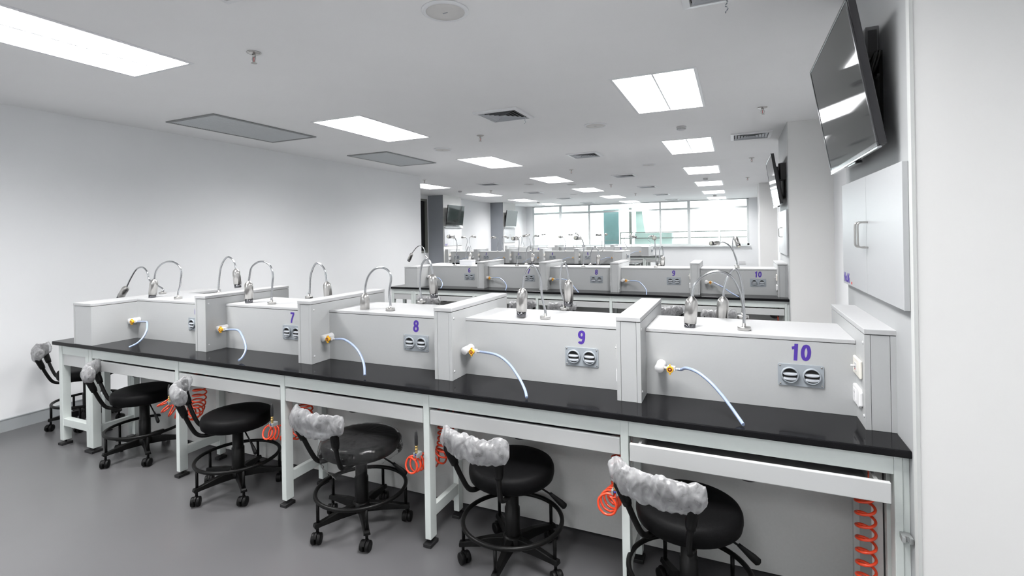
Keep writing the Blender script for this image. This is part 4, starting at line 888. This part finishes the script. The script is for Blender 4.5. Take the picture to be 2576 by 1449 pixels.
tv(XLC+0.002, 14.07, -1, 'pale reflecting television on the farther left column in the distance', 0.19, 2.43, 0.11, 1.857, 0.95)
# media box and cable bundle on the nearest column
t = thing('media_box', 'dark grey media box fixed to the column behind the large television', 'media box', (XR-0.0016, 0.42, 2.20))
q = MB(); q.box(-0.045, -0.001, -0.10, 0.14, -0.01, 0.155); fin(q, 'case', 'box', t, bevel=0.002)
q = MB(); q.box(-0.038, -0.008, -0.1012, -0.0995, 0.03, 0.14); fin(q, 'port_panel', 'foot', t)
t = thing('cable_bundle', 'black bundled cable hanging from the media box behind the large television', 'cable', (XR-0.0016, 0.29, 2.19))
q = MB(); rnd = random.Random(3)
for k in range(7):
    c0 = Vector((-0.028+rnd.uniform(-.008, .008), rnd.uniform(-.01, .01), 0.0+rnd.uniform(-.008, .008))); ra = rnd.uniform(.034, .050); tl = rnd.uniform(-.25, .25)
    q.tube([c0+Vector((0.35*ra*math.sin(2*PI*j/22+tl), ra*math.cos(2*PI*j/22), 1.1*ra*math.sin(2*PI*j/22))) for j in range(22)], 0.0045, 6, closed=True)
q.tube(smooth_path([(-0.03, 0.0, -0.04), (-0.03, -0.05, -0.06), (-0.028, -0.075, -0.055)], 4), 0.005, 6)
q.tube(smooth_path([(-0.03, 0.01, -0.04), (-0.03, 0.04, -0.10), (-0.05, 0.10, -0.16), (-0.04, 0.2, -0.24)], 5), 0.008, 6); fin(q, 'cable', 'foot', t)
t = thing('media_box', 'black media box fixed to the second right column behind its television', 'media box', (XR-0.0016, 4.35, 2.14))
q = MB(); q.box(-0.055, -0.001, -0.12, 0.12, -0.02, 0.16); fin(q, 'case', 'foot', t, bevel=0.002)
q = MB(); q.box(-0.05, -0.006, -0.1215, -0.1195, 0.0, 0.14); fin(q, 'port_panel', 'foot', t)
def wall_cabinet(wall_x, y0, m, lab, txt=None, w=1.02):
    t = thing('wall_cabinet', lab, 'wall cabinet', (wall_x, y0, 1.275), 'white two-door wall cabinets')
    H_ = 0.502; half = w/2
    for k in range(2):
        d = MB(); d.box(-0.020, -0.002, k*half+0.0012, (k+1)*half-0.0012, 0, H_); dr = fin(d, 'door', 'door', t, mir=m, bevel=0.0015)
        yy = half+(0.026 if k else -0.026); q = MB(); z0, z1 = 0.198, 0.305
        q.tube(smooth_path([(-0.018, yy, z0), (-0.040, yy, z0), (-0.052, yy, z0+0.004), (-0.056, yy, z0+0.016), (-0.056, yy, (z0+z1)/2), (-0.056, yy, z1-0.016), (-0.052, yy, z1-0.004), (-0.040, yy, z1), (-0.018, yy, z1)], 4), 0.0040, 10)
        fin(q, 'handle', 'chrome', dr, mir=m)
    q = MB(); q.box(-0.003, -0.0002, 0.004, w-0.004, 0.004, H_-0.004); fin(q, 'carcass', 'gap', t, mir=m)
    if txt:
        rz = -PI/2 if m > 0 else PI/2
        yc = w-0.087 if m > 0 else 0.087
        text('cabinet_number', txt, 0.066, 'num', t, (m*-0.0204, yc, 0.012), (PI/2, 0, rz), 0.0012, 0, 0.78)
        q = MB(); ym = w-0.19 if m > 0 else 0.19
        for k in range(3): q.box(-0.0208, -0.0199, ym-0.006-k*0.0075, ym-k*0.0075, 0.010, 0.021)
        fin(q, 'red_mark', 'red', t, mir=m)
    return t
wall_cabinet(XR-0.0016, -0.02, 1, 'white two-door wall cabinet marked No.06 under the large television', 'No.06')
wall_cabinet(XR-0.0016, 4.08, 1, 'white wall cabinet under the second television on the right columns', None, 1.05)
wall_cabinet(XLC+0.0016, 10.12, -1, 'white wall cabinet under the television on the nearer left column', 'No.07', 0.98)
wall_cabinet(XLC+0.0016, 14.15, -1, 'white wall cabinet under the television on the farther left column', None, 0.98)
for y0, z in ((10.12, 1.79), (14.15, 1.79)):
    t = thing('wall_shelf', 'thin white ledge under the television on the %s left column' % ('nearer' if y0 < 12 else 'farther'), 'ledge', (XLC+0.0016, y0, z))
    q = MB(); q.box(0.0005, 0.05, 0, 1.0, 0, 0.045); fin(q, 'ledge', 'white', t, bevel=0.003)
t = thing('wall_outlet', 'small white outlet plate low on the far wall, right of window', 'outlet', (-0.85, 17.5, 0.42))
q = MB(); q.box(-0.11, 0.11, -0.012, -0.0005, -0.05, 0.05); fin(q, 'plate', 'tapw', t, bevel=0.002)
q = MB(); q.box(-0.07, 0.07, -0.016, -0.011, -0.025, 0.025); fin(q, 'insert', 'tapw', t)
# ---------------------------------------------------------------- daylight and camera
wd = bpy.data.worlds.new('sky'); S.world = wd; wd.use_nodes = True
bg = wd.node_tree.nodes['Background']; bg.inputs['Color'].default_value = (0.93, 0.97, 1.0, 1); bg.inputs['Strength'].default_value = SKY
cd = bpy.data.cameras.new('camera'); cam = bpy.data.objects.new('camera', cd); COL.objects.link(cam); S.camera = cam
cd.sensor_width = 36; cd.sensor_fit = 'HORIZONTAL'; cd.lens = 36*1262.268/2576; cd.shift_y = -133.784/2576; cd.clip_start = 0.05; cd.clip_end = 200
r_, u_, f_ = Vector((0.9141326, 0.40502556, -0.01777326)), Vector((0.01628558, 0.00711876, 0.99984204)), Vector((-0.405088101, 0.914277651, 0.0000885890866))
mw = Matrix((r_, u_, -f_)).transposed().to_4x4(); mw.translation = (-1.0832, -2.0836, 1.5531); cam.matrix_world = mw
S.view_settings.view_transform = 'Standard'; S.view_settings.look = 'None'; S.view_settings.gamma = 1; S.view_settings.use_curve_mapping = False
S.view_settings.exposure = EXPOSURE
S.cycles.use_denoising = True; S.cycles.max_bounces = 10; S.cycles.diffuse_bounces = 5; S.cycles.transparent_max_bounces = 16
S.cycles.sample_clamp_indirect = 6.0; S.cycles.caustics_reflective = False; S.cycles.caustics_refractive = False
